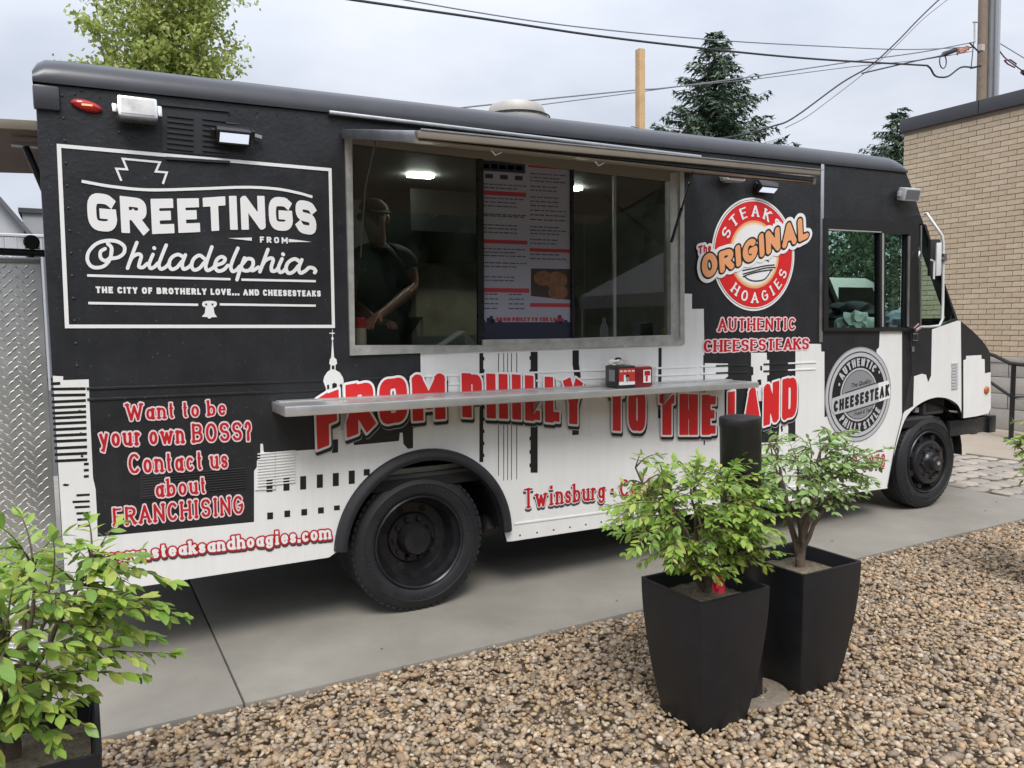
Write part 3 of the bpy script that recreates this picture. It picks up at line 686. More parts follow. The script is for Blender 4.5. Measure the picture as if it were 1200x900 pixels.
def trow(x0, x1, y, h=5.5):
    x = x0
    while x < x1-12:
        w_ = rs.uniform(9, 30); mrow(x, min(x+w_, x1), y, h, MENUT); x += w_+rs.uniform(3, 6)
for y in (185,): mrow(45,248,y,20,MENUR)
mrow(46,254,410,18,MENUR); mrow(48,262,634,20,MENUR); mrow(258,448,50,14,MENUR); mrow(264,450,444,16,MENUR); mrow(266,450,702,18,MENUR)
for y in (152,168,216,234,252,290,298,340,356,374,450,466,482,515,532,580,596,): trow(52, 250 if rs.random() < .4 else 205, y)
for y in (660,682,704,726): trow(56,120,y); trow(168,240,y)
for y in (90,108,124,150,168,200,220,240,262,284,306,340,356,372,400,418,470,490,): trow(266, 432 if rs.random() < .3 else 400, y)
for k, (x, h) in enumerate(((56,6),(76,18),(90,26),(100,12),(130,8),(390,10),(404,30),(414,16),(432,8))): fill([cm([(x-10,800),(x-10,790-h),(x+6,790-h),(x+6,800)])], .0186, MENUD, mb)
mn = mb.build('menu_poster', fr, fix=False)
mb = MB(); PHB = mat('menu picture dark', (.035,.02,.018), .5); PHO = mat('menu picture bun', (.17,.075,.035), .5, noise=(25,.5))
fill([cm([(270,545),(450,548),(450,690),(270,672)])], .0182, PHB, mb)
for cx_, cy_, a_, b_ in ((325,590,42,34),(385,600,52,40),(395,655,46,32)): fill([cm([(cx_+a_*math.cos(t), cy_+b_*math.sin(t)) for t in np.linspace(0, 2*math.pi, 24, endpoint=False)])], .0179-cx_*1e-6, PHO, mb)
mb.build('menu_picture', fr, fix=False)
lettering('menu_lettering', 'FROM PHILLY TO THE LAND', *[cm([p])[0][0] for p in ((100,0),(410,0))], cm([(100,788),(410,788)]), cm([(100,770),(410,770)]), dict(t=.26, wide=.6, gap=.1), [(0, MENUR, 0, 0)], fr, y=.0176, res=1/20)

# interior of the kitchen
WALLM = mat('kitchen wall panel', (.30,.28,.24), .45, noise=(4,.15)); STEEL = mat('brushed stainless', (.42,.42,.42), .35, .9, noise=(10,.2)); CEILM = mat('kitchen ceiling', (.35,.35,.33), .6)
mb = MB(); mb.box((.74,WID-.06,.78),(5.35,WID-.04,2.74), WALLM); mb.build('inner_wall', truck)
mb = MB(); mb.box((.72,.06,2.66),(6.6,WID-.06,2.69), CEILM); mb.build('ceiling_panel', truck)
mb = MB(); mb.box((5.35,.04,.78),(5.38,WID-.04,2.66), WALLM); mb.build('bulkhead', truck)
mb = MB(); mb.box((.72,.04,.78),(7.2,WID-.04,.80), mat('kitchen floor', (.05,.05,.05), .6)); mb.build('floor_panel', truck)
mb = MB()
for x in np.arange(.9, 5.3, .42): mb.box((x,WID-.066,.8),(x+.012,WID-.06,2.64), ALUDULL)
mb.build('wall_trim', truck)
LAMP = emit('ceiling lamp glow', (.88,1.0,.84), 44.0)
for c in (U(492,184,1.0), U(668,199,1.0)):
    q = MB(); q.box((c[0]-.085,.96,2.64),(c[0]+.085,1.03,2.66), LAMP); q.build('ceiling_lamp', truck)

# ---- open hatch above the window, struts, shelf
ALT = mat('tan hatch edge', (.235,.205,.165), .5, .2, noise=(6,.12))
HX0, HX1, HD = 2.085, 4.44, 1.0
mb = MB(); zi, zo = 2.645, 2.428
for x0, x1, t0, m in ((HX0,HX1,.0,BLACKWRAP),):
    mb.add([(x0,-.012,zi-.02),(x1,-.012,zi-.02),(x1+.0,-HD,zo-.02),(x0,-HD,zo-.02),(x0,-.012,zi),(x1,-.012,zi),(x1,-HD,zo),(x0,-HD,zo)], [(0,3,2,1),(4,5,6,7),(0,1,5,4),(1,2,6,5),(2,3,7,6),(3,0,4,7)], m)
hatch = mb.build('hatch', truck, fix=True)
mb = MB(); mb.bar((HX0-.01,-HD-.01,zo-.008),(HX1+.03,-HD-.01,zo+.026), .02, .030, ALT); mb.build('hatch_front_edge', hatch, bevel=.003)
mb = MB(); mb.bar((HX0-.012,-.02,zi-.015),(HX0-.012,-HD,zo-.015),   .02, .046, ALU); mb.build('hatch_side_edge', hatch, bevel=.003); mb = MB(); mb.bar((HX1+.012,-.02,zi-.015),(HX1+.012,-HD,zo-.015), .02, .046, ALT)
mb.build('hatch_side_edge', hatch, bevel=.003)
mb = MB(); mb.bar((HX0,-HD-.022,zo+.012),(HX1+.05,-HD-.022,zo+.04), .006, .005, ALU); mb.build('hatch_drip_lip', hatch)
mb = MB(); mb.add([(HX0+.01,-.02,zi-.028),(HX1-.01,-.02,zi-.028),(HX1-.01,-HD+.01,zo-.028),(HX0+.01,-HD+.01,zo-.028),(HX0+.01,-.02,zi-.0225),(HX1-.01,-.02,zi-.0225),(HX1-.01,-HD+.01,zo-.0225),(HX0+.01,-HD+.01,zo-.0225)], [(0,3,2,1),(4,5,6,7),(0,1,5,4),(1,2,6,5),(2,3,7,6),(3,0,4,7)], mat('tan hatch liner', (.36,.31,.25), .5, .2, noise=(5,.15))); mb.build('hatch_liner', hatch)
mb = MB(); s0 = U(787,283,-.02); s1 = U(812,206,-.42)
zs = zi+(zo-zi)*.42-.03
mb.tube([(s0[0],-.02,s0[1]),(s1[0]*.5+s0[0]*.5,-.22,(s0[1]+zs)/2)], .011, 8, BLACKPAINT); mb.tube([(s1[0]*.5+s0[0]*.5,-.22,(s0[1]+zs)/2),(s1[0],-.42,zs)], .007, 8, BLACKPAINT); mb.build('gas_strut', hatch, smooth=1)
mb = MB(); mb.tube([(HX0+.06,-.02,2.0),(HX0+.03,-.22,2.33),(HX0+.02,-.42,zs)], .004, 8, mat('dark strut rod', (.05,.05,.05), .5, .2)); mb.build('gas_strut', hatch, smooth=1)  # left strut: thin rod in one even dark grey
mb = MB()
for X in (HX0+.35, HX0+.9): mb.tube([(X,-HD+.03,zo-.03),(X+.02,-HD+.03,zo-.05),(X+.05,-HD+.03,zo-.035)], .004, 6, ALU)
mb.build('hatch_hook', hatch)
SHM = mat('brushed shelf aluminium', (.66,.66,.66), .36, .75, noise=(7,.1), bump=(40,.05,.002))
mb = MB(); X0, X1, D_ = 1.66, 4.775, -.30; z0, z1 = 1.262, 1.228; th = .05
mb.add([(X0,-.004,z0-th),(X1,-.004,z1-th),(X1,D_,z1-th+.012),(X0,D_,z0-th),(X0,-.004,z0),(X1,-.004,z1),(X1,D_,z1),(X0,D_,z0)], [(0,3,2,1),(4,5,6,7),(0,1,5,4),(1,2,6,5),(2,3,7,6),(3,0,4,7)], SHM)
shelf = mb.build('shelf', truck, bevel=.006)
mb = MB(); mb.add([(X0+.02,-.09,z0+.0008),(X1-.03,-.09,z1+.0008),(X1-.03,-.012,z1+.0008),(X0+.02,-.012,z0+.0008),(X0+.02,-.09,z0+.006),(X1-.03,-.09,z1+.006),(X1-.03,-.012,z1+.006),(X0+.02,-.012,z0+.006)], [(0,3,2,1),(4,5,6,7),(0,1,5,4),(1,2,6,5),(2,3,7,6),(3,0,4,7)], ALUDULL); mb.build('shelf_hinge', shelf)
for X in (2.03, 3.2, 4.2):
    q = MB(); zz = z0+(X-X0)/(X1-X0)*(z1-z0)-th
    q.prism([(-.012,zz-.10),(-.012,zz-.004),(-.12,zz-.004)], X-.004, X+.004, ALUDULL, plane='yz'); q.box((X-.015,-.012,zz-.12),(X+.015,-.0005,zz-.003), ALUDULL); q.build('shelf_bracket', shelf)
# ---- vents, lamps on the side
def up_(x, y): return U(60+x/5, 60+y/5)
mb = MB()
V0 = [up_(645,312),up_(1035,350),up_(1040,618),up_(650,588)]
plate([V0], -.0035, -.0005, BLACKMATTE, mb); vent = mb.build('louvre_panel', truck, fix=False)
sl = MB(); sl.prism([(0,0),(.115,-.002),(.115,.008),(0,.010)], -.011, -.0035, BLACKMATTE); slm = sl.mesh('slat')
for i in range(7):
    for (x0, y0), w_ in (((678,370+i*31.5),0),((885,388+i*31),0)):
        a = up_(x0, y0); o = link('slat', slm, vent); o.location = (a[0], 0, a[1]-.01)
mb = MB(); a, b = up_(640,312), up_(1040,352); mb.bar((a[0],-.008,a[1]),(b[0],-.008,b[1]), .012, .012, BLACKMATTE); mb.build('louvre_trim', truck); mb = MB(); a, b = up_(670,628), up_(1045,652); mb.bar((a[0],-.01,a[1]),(b[0],-.01,b[1]), .008, .012, BLACKMATTE); mb.build('louvre_trim', truck)
# generator louvre low on the side
vent2 = MB(); plate([c6([(455,505),(1090,400),(1090,570),(455,612)])], -.0034, -.0030, INKBLACK, vent2); 
pp = c6([(455,515),(1000,445),(1000,560),(455,612)])
lv = MB(); lv.prism([(0,-.002),(.47,-.012),(.47,-.009),(0,.001)], -.008, -.003, mat('dark grey louvre', (.055,.055,.06), .35)); lvm = lv.mesh('slat')
vr = MB(); vr.prism(band(c6([(458,500),(575,488),(575,610),(458,618)]), .006, True)[0], -.0045, -.003, BLACKMATTE); vr = vr.build('generator_louvre', truck)
for i in range(9):
    a = c6([(468,510+i*12)])[0]; o = link('slat', lvm, vr); o.location = (a[0], 0, a[1])
lv = MB(); lv.prism([(0,-.0025),(.19,-.0025),(.19,.0025),(0,.0025)], -.008, -.001, WHITEWRAP); lvm = lv.mesh('slat')
vr = MB(); vr.prism(c6([(1088,400),(1091,400),(1091,578),(1088,578)]), -.006, -.001, INKLGREY); vr.prism(c6([(995,575),(1090,570),(1090,574),(995,579)]), -.006, -.001, INKLGREY); vr = vr.build('generator_louvre', truck)
for i in range(12):
    a = c6([(1006,408+i*13.6)])[0]; o = link('slat', lvm, vr); o.location = (a[0], 0, a[1])
# floodlights
def flood(px, w_, h_, tilt, parent=truck, lens=None, body=ALU, yaw=0):
    X, Z = U(*px); o = bpy.data.objects.new('floodlight', None); COL.objects.link(o); o.parent = parent; o.location = (X, -.005, Z); o.rotation_euler = (tilt, 0, yaw)
    q = MB(); q.box((-w_/2,-.10,-h_/2),(w_/2,-.03,h_/2), body); q.build('lamp_housing', o, bevel=.012)
    q = MB(); q.box((-w_/2-.02,-.07,-.02),(-w_/2-.002,-.045,.02), body); q.box((w_/2+.002,-.07,-.02),(w_/2+.02,-.045,.03), body); q.box((-.03,-.03,-.04),(.03,.0,.04), BLACKPAINT); q.build('lamp_bracket', o, bevel=.004)
    q = MB(); q.box((-w_/2+.014,-.1035,-h_/2+.014),(w_/2-.014,-.1005,h_/2-.014), lens or CHROME); q.build('lamp_lens', o)
    return o
flood((160,137), .165, .10, R(-12), lens=mat('frosted lamp glass', (.45,.44,.43), .3, .5, noise=(12,.3)))
flood((270.5,151), .16, .075, R(38), body=BLACKPAINT, lens=emit('lamp lens lit', (.80,.86,1.0), .62))
flood((850,208), .17, .075, R(0), body=mat('pale lamp housing', (.6,.6,.62), .4, .3))
flood((892,211), .17, .07, R(52), body=BLACKPAINT, lens=emit('lamp lens lit', (.80,.86,1.0), .62))
flood((1057,227), .17, .10, R(14), body=mat('pale lamp housing', (.6,.6,.62), .4, .3), yaw=R(-8))
q = MB(); a = U(300,161.5); q.obox((a[0],-.03,a[1]), ((1,0,-.2),(0,1,0),(.2,0,1)), (.02,.012,.008), ALU); q.build('lamp_plug', truck)
mb = MB(); a = U(101.5,124.5); vv = []
for r_, y in ((1,-.002),(1,-.012),(.8,-.022),(.4,-.028)): vv += [(a[0]+.062*r_*math.cos(t), y, a[1]+.025*r_*math.sin(t)-.01*r_*math.cos(t)) for t in np.linspace(0, 2*math.pi, 20, endpoint=False)]
mb.add(vv, [(i*20+k, i*20+(k+1) % 20, (i+1)*20+(k+1) % 20, (i+1)*20+k) for i in range(3) for k in range(20)]+[tuple(range(60, 80))], mat('red marker lens', (.42,.01,.01), .2, coat=.6))
mk = mb.build('marker_light', truck, smooth=.8); mb = MB(); mb.box((a[0]-.02,-.0295,a[1]-.004),(a[0]+.022,-.0282,a[1]+.003), emit('marker glow', (1,.25,.12), 2.0)); mb.build('marker_bulb', mk)
mb = MB(); a = U(1157,457); mb.lathe([(.035,.002),(.033,.012),(.02,.018),(.001,.019)], (a[0]-.02,0,a[1]), 'y', 16, mat('amber marker lens', (.45,.13,.03), .25)); mb.build('marker_light', truck, smooth=1)
# cab: window frames, glass, mirror, dash, seat
FRB = mat('black window rubber', (.012,.012,.013), .45)
for o_, i_ in ((UL([(963.5,256),(1071,261),(1070,388),(963,388)]), [(968,269.5),(1061.8,275),(1060.5,384),(968,384)]),):
    q = MB(); plate([o_, UL(i_)], -.022, -.001, FRB, q); q.build('door_window_frame', truck, fix=False)
q = MB(); q.prism(UL([(1029,272),(1035.5,272.5),(1035.5,384.2),(1029,384.2)]), -.016, .03, FRB); q.build('window_divider', truck)
q = MB(); q.prism(UL([(968,268.6),(1030,271.8),(1030,273),(968,270)]), -.024, -.010, ALUDULL); q.prism(UL([(1031.4,273),(1033.4,273),(1033,383),(1031.2,383)]), -.02, -.0165, ALUDULL); q.prism(UL([(1060.8,277),(1063.2,277),(1061.5,382.5),(1059.6,382.5)]), -.028, -.018, ALU)
q.prism(UL([(1077.4,264),(1079,264),(1078.2,383),(1076.8,383)]), -.012, -.0015, ALU); q.build('window_channel', truck)
GLC = glass('cab window glass', (.80,.90,.86), .0)
for P, y in ((DW1,.012),(DW2,.018),(QW,.01)):
    q = MB(); q.prism([(p[0], p[1]) for p in P], y, y+.005, GLC); q.build('window_pane', truck)
# front: header, windscreen, hood, grille face
pts = [(6.70,2.79),(6.80,2.64),(6.885,2.49)]
mb = MB(); mb.add([(x, y, z) for y in (.036,WID-.036) for x, z in pts], [(0,1,4,3),(1,2,5,4)], BLACKWRAP)
mb.add([(7.44,.036,1.62),(7.44,WID-.036,1.62),(7.60,WID-.036,1.555),(7.60,.036,1.555),(7.76,.036,1.46),(7.76,WID-.036,1.46),(7.93,WID-.036,1.34),(7.93,.036,1.34),(7.965,.036,1.28),(7.965,WID-.036,1.28),(7.985,WID-.036,.76),(7.985,.036,.76)],
       [(0,3,2,1),(3,4,5,2),(4,7,6,5),(7,8,9,6),(8,11,10,9)], BLACKWRAP)
mb.prism([(7.44,1.62),(7.60,1.555),(7.76,1.46),(7.93,1.34),(7.965,1.28),(7.985,.76),(7.6,.76),(7.44,1.2)], WID-.034, WID-.004, BLACKWRAP)
mb.box((7.40,.04,1.2),(7.43,WID-.04,1.60), UNDER)
mb.build('front_body', truck)
mb = MB(); mb.bar((7.44,.05,1.60),(7.44,WID-.05,1.60), .05, .06, FRB); mb.bar((6.885,.05,2.48),(6.885,WID-.05,2.48), .05, .05, FRB)
for y in (.06, 1.15, WID-.06): mb.bar((6.885,y,2.48),(7.44,y,1.62), .045, .05, FRB)
mb.build('windscreen_frame', truck)
for y0, y1 in ((.08,1.13),(1.17,WID-.08)):
    q = MB(); q.add([(6.89,y0,2.47),(7.435,y0,1.62),(7.435,y1,1.62),(6.89,y1,2.47)], [(0,1,2,3)], GLC); q.build('windscreen', truck, fix=False)
mb = MB(); mb.box((6.75,.06,1.32),(7.40,WID-.06,1.50), mat('grey dashboard', (.045,.045,.048), .6)); mb.box((7.1,.06,.8),(7.4,WID-.06,1.32), UNDER); mb.build('dashboard', truck, bevel=.03)
mb = MB(); tv = [(6.62+.10*math.sin(t)*.5, 1.55+.20*math.cos(t), 1.60+.20*math.sin(t)*.9) for t in np.linspace(0, 2*math.pi, 25)]; mb.tube(tv, .014, 8, BLACKPLAST); mb.bar((6.62,1.37,1.60),(6.62,1.73,1.60), .02, .03, BLACKPLAST); mb.tube([(6.62,1.55,1.60),(6.85,1.55,1.4)], .03, 8, BLACKPLAST); mb.build('steering_wheel', truck, smooth=1)
mb = MB(); mb.box((5.75,1.25,1.15),(6.15,1.8,1.25), BLACKPLAST); mb.box((5.68,1.28,1.22),(5.78,1.78,1.85), BLACKPLAST); mb.build('driver_seat', truck, bevel=.04)
# quarter window vent latch and mirror
q = MB(); a = U(1073,301); q.tube([(a[0]+.03,-.02,a[1]+.03),(a[0]-.02,-.045,a[1]+.035),(a[0]-.035,-.05,a[1]),(a[0]-.01,-.05,a[1]-.03),(a[0]+.05,-.035,a[1]-.035)], .008, 8, CHROME); q.build('window_latch', truck, smooth=1)
mir = bpy.data.objects.new('side_mirror', None); COL.objects.link(mir); mir.parent = truck
ym = -.20
def M3(px, py, y=ym): a = U(px, py, y); return (a[0], y, a[1])
TUB = mat('white mirror tube', (.72,.72,.72), .35, .1)
q = MB(); q.tube([M3(1084,251,-.02), M3(1086,250,-.10), M3(1104,276), M3(1105.5,284), M3(1105,350), M3(1104.5,374), M3(1101,381.5), M3(1090,383,-.14), M3(1080,383,-.06), M3(1072,388,-.02)], .0105, 10, TUB); q.build('mirror_arm', mir, smooth=1)
q = MB(); q.tube([M3(1098,303), M3(1105,303)], .012, 8, ALU); q.obox(M3(1104.5,302), ((1,0,0),(0,1,0),(0,0,1)), (.02,.025,.03), ALU); q.tube([M3(1072,388,-.02), M3(1072,384,-.06), M3(1076,380,-.06)], .012, 8, mat('reddish bracket', (.22,.12,.12), .4, .6)); q.build('mirror_clamp', mir, smooth=1)
a = M3(1094.5,302,-.19); b = M3(1100,304,-.21)
q = MB(); q.obox((a[0],-.19,a[2]), ((1,-.35,0),(.35,1,0),(0,0,1)), (.045,.018,.145), BLACKPLAST); q.build('mirror_housing', mir, bevel=.012)
q = MB(); q.obox((b[0]-.015,-.215,b[2]), ((1,-.35,0),(.35,1,0),(0,0,1)), (.022,.012,.13), TUB); q.build('mirror_back', mir, bevel=.008)
a = M3(1093.5,312,-.235); q = MB(); q.tube([(a[0]-.03,-.235,a[2]+.05),(a[0]+.005,-.24,a[2]+.035),(a[0]+.005,-.24,a[2]-.10)], .008, 6, TUB); q.build('mirror_bracket', mir)
# grille louvres by the hood, hood catch, door handle and hinges
lv = MB(); lv.prism([(0,-.004),(.085,-.004),(.085,.010),(0,.010)], -.010, -.002, INKLGREY); lvm = lv.mesh('slat')
root = bpy.data.objects.new('hood_louvre', None); COL.objects.link(root); root.parent = truck
for i in range(9):
    a = U(1114.5,427+i*3.55); o = link('slat', lvm, root); o.location = (a[0], 0, a[1])
q = MB(); a = U(1067,409); q.obox((a[0],-.015,a[1]), ((1,0,0),(0,1,0),(0,0,1)), (.012,.012,.02), CHROME); a = U(1070,395); q.obox((a[0],-.012,a[1]), ((1,0,0),(0,1,0),(0,0,1)), (.035,.012,.03), BLACKPLAST); q.build('door_handle', truck, bevel=.004)
q = MB(); q.tube([(U(1065,390)[0],-.02,U(1065,390)[1]),(U(1067,440)[0],-.012,U(1067,440)[1]),(U(1058,482)[0],-.012,U(1058,482)[1])], .005, 6, BLACKPLAST); q.build('cable', truck)
# rear hatch standing open behind, held by a strut
hr = empty('dummy', (0,0,0), None, None); bpy.data.objects.remove(hr)
TANU = mat('brown hatch underside', (.19,.12,.09), .6, noise=(4,.1))
mb = MB(); mb.add([(-1.1,.32,2.50),(.705,.32,2.577),(.705,1.9,2.642),(-1.1,1.9,2.56),(-1.1,.32,2.535),(.705,.32,2.612),(.705,1.9,2.677),(-1.1,1.9,2.595)], [(0,3,2,1),(4,5,6,7),(0,1,5,4),(1,2,6,5),(2,3,7,6),(3,0,4,7)], TANU); rh = mb.build('rear_hatch', truck)
mb = MB(); mb.bar((-1.1,.31,2.52),(.70,.31,2.597), .02, .045, ALT); mb.build('hatch_edge', rh, bevel=.003)
mb = MB(); a = U(30,172,.5); b = U(46,222,.5); mb.tube([(a[0],.5,a[1]),(b[0]+.03,.5,b[1]-.03)], .016, 8, BLACKPAINT); mb.box((a[0]-.06,.47,a[1]-.0),(a[0]+.05,.53,a[1]+.02), ALU); mb.build('gas_strut', rh, smooth=1)
# roof fan
fan = MB(); FANM = mat('cream painted fan hood', (.52,.50,.45), .5, .1, noise=(6,.1))
fc = (U(605,135,1.1)[0], 1.1); zr = zcap(fc[0])+.15; ztop = U(605,122.5,1.1)[1]; rr = (U(634,135,1.1)[0]-U(571,135,1.1)[0])/2*.95
fan.lathe([(rr*.8,zr),(rr*.8,ztop-.15),(rr*1.12,ztop-.15),(rr*1.14,ztop-.12),(rr*1.08,ztop-.10),(rr*.96,ztop-.085),(rr*.98,ztop-.06),(rr*.9,ztop-.02),(rr*.6,ztop),(.001,ztop+.01)], (fc[0],fc[1],0), 'z', 40, FANM); fo = fan.build('roof_fan', truck, smooth=.6)
q = MB(); q.lathe([(rr*1.16,ztop-.112),(rr*1.165,ztop-.098),(rr*1.10,ztop-.094)], (fc[0],fc[1],0), 'z', 40, BLACKPLAST); q.build('fan_rim', fo, smooth=1)

# ================================================================== lettering on the truck
c5 = crop(90, 180, 3.871)
P0, P1 = c5([(33,0)])[0][0], c5([(1075,0)])[0][0]
W1_ = [(0, INKWHITE, 0, 0)]
lettering('lettering', 'GREETINGS', P0, P1, c5([(33,347),(180,358),(330,366),(540,357),(700,346),(840,345),(965,353),(1075,372)]), c5([(33,172),(180,190),(320,206),(540,203),(700,192),(840,192),(965,200),(1075,222)]), dict(t=.27, sup=3.2, gap=.13, wide=.98), W1_, side)
lettering('lettering', 'FROM', c5([(815,0)])[0][0], c5([(942,0)])[0][0], c5([(815,403),(942,408)]), c5([(815,376),(942,380)]), dict(t=.25, wide=.85, gap=.38, sup=3), W1_, side)
lettering('lettering', 'THE CITY OF BROTHERLY LOVE... AND CHEESESTEAKS', c5([(52,0)])[0][0], c5([(1085,0)])[0][0], c5([(52,632),(1085,649)]), c5([(52,602),(1085,621)]), dict(t=.28, wide=.82, gap=.16, sup=3, space=.55), W1_, side, res=1/30)
mb = MB()
def ln(pts, w, m=INKWHITE, closed=False, sm=0, y=-.004, cf=c5):
    q = [cf([p])[0] for p in pts]
    if sm: q = smoothpts(q, sm)
    fill(band(q, w, closed), y, m, mb)
fill(band(UL([(69,171),(386.5,199),(390.5,382.5),(78.5,382.5)]), .0165, True), -.004, INKWHITE, mb)
ln([(22,126),(160,150),(330,165),(560,160),(760,153),(900,160),(1000,178),(1068,197)], .0135, sm=6)
ln([(202,124),(179,69),(228,72),(208,24),(377,40),(358,82),(408,86),(390,138)], .0095)
ln([(47,553),(697,570)], .0115); ln([(746,572),(1083,579)], .0115); ln([(52,678),(550,686)], .0115); ln([(648,684),(1083,690)], .0115)
for t in ([(685,384),(793,381),(793,396)], [(960,387),(1065,401),(960,402)]): fill([c5(t)], -.004, INKWHITE, mb)
fill([c5([(572,672),(590,668),(615,668),(632,672),(636,684),(628,696),(620,697),(624,725),(636,742),(612,742),(606,748),(596,748),(592,742),(566,740),(580,724),(583,697),(572,694),(567,684)])], -.004, INKWHITE, mb)
for x in (586, 615): fill([c5([(x-4,680),(x+4,680),(x+4,688),(x-4,688)])], -.0052, INKBLACK, mb)
mb.build('panel_border', side, fix=False)
# flowing script, drawn stroke by stroke in the panel's own drawing units
def S(*p): return smoothpts(list(p), 5)
script = [
 S((128,432),(108,445),(108,472),(128,486),(152,470),(158,430),(140,408)), S((158,435),(150,480),(120,512),(75,516),(50,490),(52,450),(85,412),(130,396),(180,398),(214,420),(214,450),(190,470),(160,476)),
 S((272,404),(250,462),(230,520)), S((238,498),(252,470),(278,456),(292,466),(284,496),(282,514),(300,516),(318,500)),
 S((345,458),(328,500),(334,520),(352,514),(366,498)), S((350,428),(352,430)),
 S((405,416),(385,465),(372,505),(382,524),(404,514),(420,496)),
 S((484,470),(458,458),(430,472),(418,500),(428,524),(452,518),(476,490)), S((492,460),(478,500),(484,524),(506,516),(522,500)),
 S((580,478),(556,462),(530,478),(520,508),(532,528),(556,520),(578,494)), S((612,424),(594,475),(584,512),(592,530),(612,522),(628,508)),
 S((632,506),(662,496),(672,478),(656,468),(636,480),(626,508),(638,532),(664,528),(684,508)),
 S((730,430),(708,480),(698,515),(706,534),(724,528),(738,512)),
 S((760,474),(742,520),(726,572)), S((752,500),(772,478),(796,482),(798,508),(780,530),(756,530),(746,518)), S((786,528),(800,530),(822,516)),
 S((866,436),(848,485),(830,536)), S((838,512),(854,486),(880,474),(890,484),(882,512),(884,532),(900,532),(912,520)),
 S((930,478),(914,516),(920,538),(936,534),(948,520)), S((934,456),(936,458)),
 S((1012,492),(988,478),(960,492),(948,518),(958,542),(982,536),(1004,510)), S((1020,482),(1006,520),(1014,542),(1036,532),(1052,518),(1072,520),(1082,532),(1078,540))]
mb = MB(); strokes_shape([(8.2, s) for s in script], 8, lambda x, v: c5([(x, v)])[0], -.004, INKWHITE, mb, res=1.6)
for f_i, f in enumerate(mb.f): pass
mb.build('lettering', side, fix=True)
PR = dict(t=.185, thin=.55, serif=.165, gap=.24, wide=.95, space=.42)
LP = [(.095, INKPINK, 0, 0), (0, INKRED, 0, 0)]
def line6(txt, x0, x1, b0, b1, t0, t1, cf=c6, st=PR, ly=LP, **k):
    return lettering('lettering', txt, cf([(x0,b0)])[0][0], cf([(x1,b1)])[0][0], cf([(x0,b0),(x1,b1)]), cf([(x0,t0),(x1,t1)]), st, ly, side, **k)
line6('Want to be', 392, 858, 250, 223, 174, 155)
line6('your own BOSS?', 268, 978, 372, 340, 288, 256, st=dict(PR, t=.2))
line6('Contact us', 404, 866, 497, 470, 408, 388, y=-.0098)
line6('about', 530, 764, 608, 588, 528, 512, y=-.0098)
line6('FRANCHISING', 332, 940, 744, 684, 664, 602, st=dict(PR, t=.2))
cw = crop(0, 560, 3)
line6('www.steaksandhoagies.com', 352, 1163, 302, 213, 256, 166, cf=cw, st=dict(PR, t=.22, thin=.75, gap=.14), ly=[(.10, INKSHADOW, .03, -.16), (.11, INKRED, 0, 0), (0, INKWHITE, 0, 0)])
BLK = dict(t=.285, thin=.78, sup=4.2, gap=.13, wide=.80)
LB = [(.060, INKPALE, .03, -.085), (.062, INKBLACK, .022, -.062), (.052, INKWHITE, 0, 0), (0, INKRED2, 0, 0)]
for txt, top, base in (('FROM', [(369,470),(385,460),(403,453),(440,446),(480,440.5),(521,438.5)], [(371,525),(403,512),(440,499),(480,492),(521,489)]),
                       ('PHILLY', [(540.5,438.5),(600,440),(650,443.5),(681,447)], [(540.5,487),(600,489.5),(640,493),(681,496)]),
                       ('TO', [(712,452),(755,455)], [(712,502.5),(755,505)]), ('THE', [(770,462),(838,464)], [(770,508),(838,508)]),
                       ('LAND', [(851,461),(880,455.5),(905,449),(932,441)], [(851,508),(880,502),(905,494),(932,487)])):
    tp, bs = UL(top), UL(base)
    st = dict(BLK, wide=dict(FROM=.80, PHILLY=.74, TO=.7, THE=.66, LAND=.74)[txt])
    lettering('lettering', txt, bs[0][0], bs[-1][0], bs, tp, st, LB, side, y=-.0105)
line6('Twinsburg • Canton', 274, 905, 733, 656, 648, 588, cf=c7, st=dict(PR, t=.17, wide=.8, gap=.14), ly=[(.05, INKSHADOW, .0, -.12), (.045, INKWHITE, 0, 0), (0, INKRED, 0, 0)])
line6('7-0878', 395, 545, 692, 668, 622, 606, cf=c4, st=dict(PR, t=.18, wide=.8), ly=[(.05, INKSHADOW, -.04, -.10), (.045, INKWHITE, 0, 0), (0, INKRED, 0, 0)])
cL = crop(800, 220, 4.5)
SR = dict(PR, t=.20, gap=.2, wide=.9); LR = [(.11, INKPINK, 0, 0), (0, INKRED, 0, 0)]
line6('AUTHENTIC', 184, 592, 755, 747, 690, 688, cf=cL, st=SR, ly=LR); line6('CHEESESTEAKS', 108, 662, 866, 850, 806, 794, cf=cL, st=dict(SR, wide=.8, gap=.12), ly=LR)
# round emblem
C0 = cL([(376,353)])[0]; r0 = (cL([(376,54)])[0][1]-cL([(376,651)])[0][1])/2
rx = (cL([(594,353)])[0][0]-cL([(158,353)])[0][0])/2
def disc(r, m, y, c=C0, q=None, a0=0, a1=360): fill([[(c[0]+rx*r*math.cos(t), c[1]+r0*r*math.sin(t)) for t in np.linspace(0, 2*math.pi, 96, endpoint=False)]], y, m, q)
mb = MB()
for k, (r_, m) in enumerate(((1.0, INKWHITE), (.965, INKBLACK), (.955, INKWHITE), (.935, INKRED2), (.60, INKPEACH), (.565, INKCREAM), (.53, INKWHITE))): disc(r_, m, -.004-k*LAY*.5, q=mb)
mb.build('emblem', side, fix=False)
def ringmap(c, ax, az, w, a_mid, span, r_in, r_out, flip=False):
    def f(x, v):
        u = x/w-.5
        if not flip: a = R(a_mid-u*span); rr_ = r_in+(r_out-r_in)*v
        else: a = R(a_mid+u*span); rr_ = r_out-(r_out-r_in)*v
        return (c[0]+ax*rr_*math.cos(a), c[1]+az*rr_*math.sin(a))
    return f
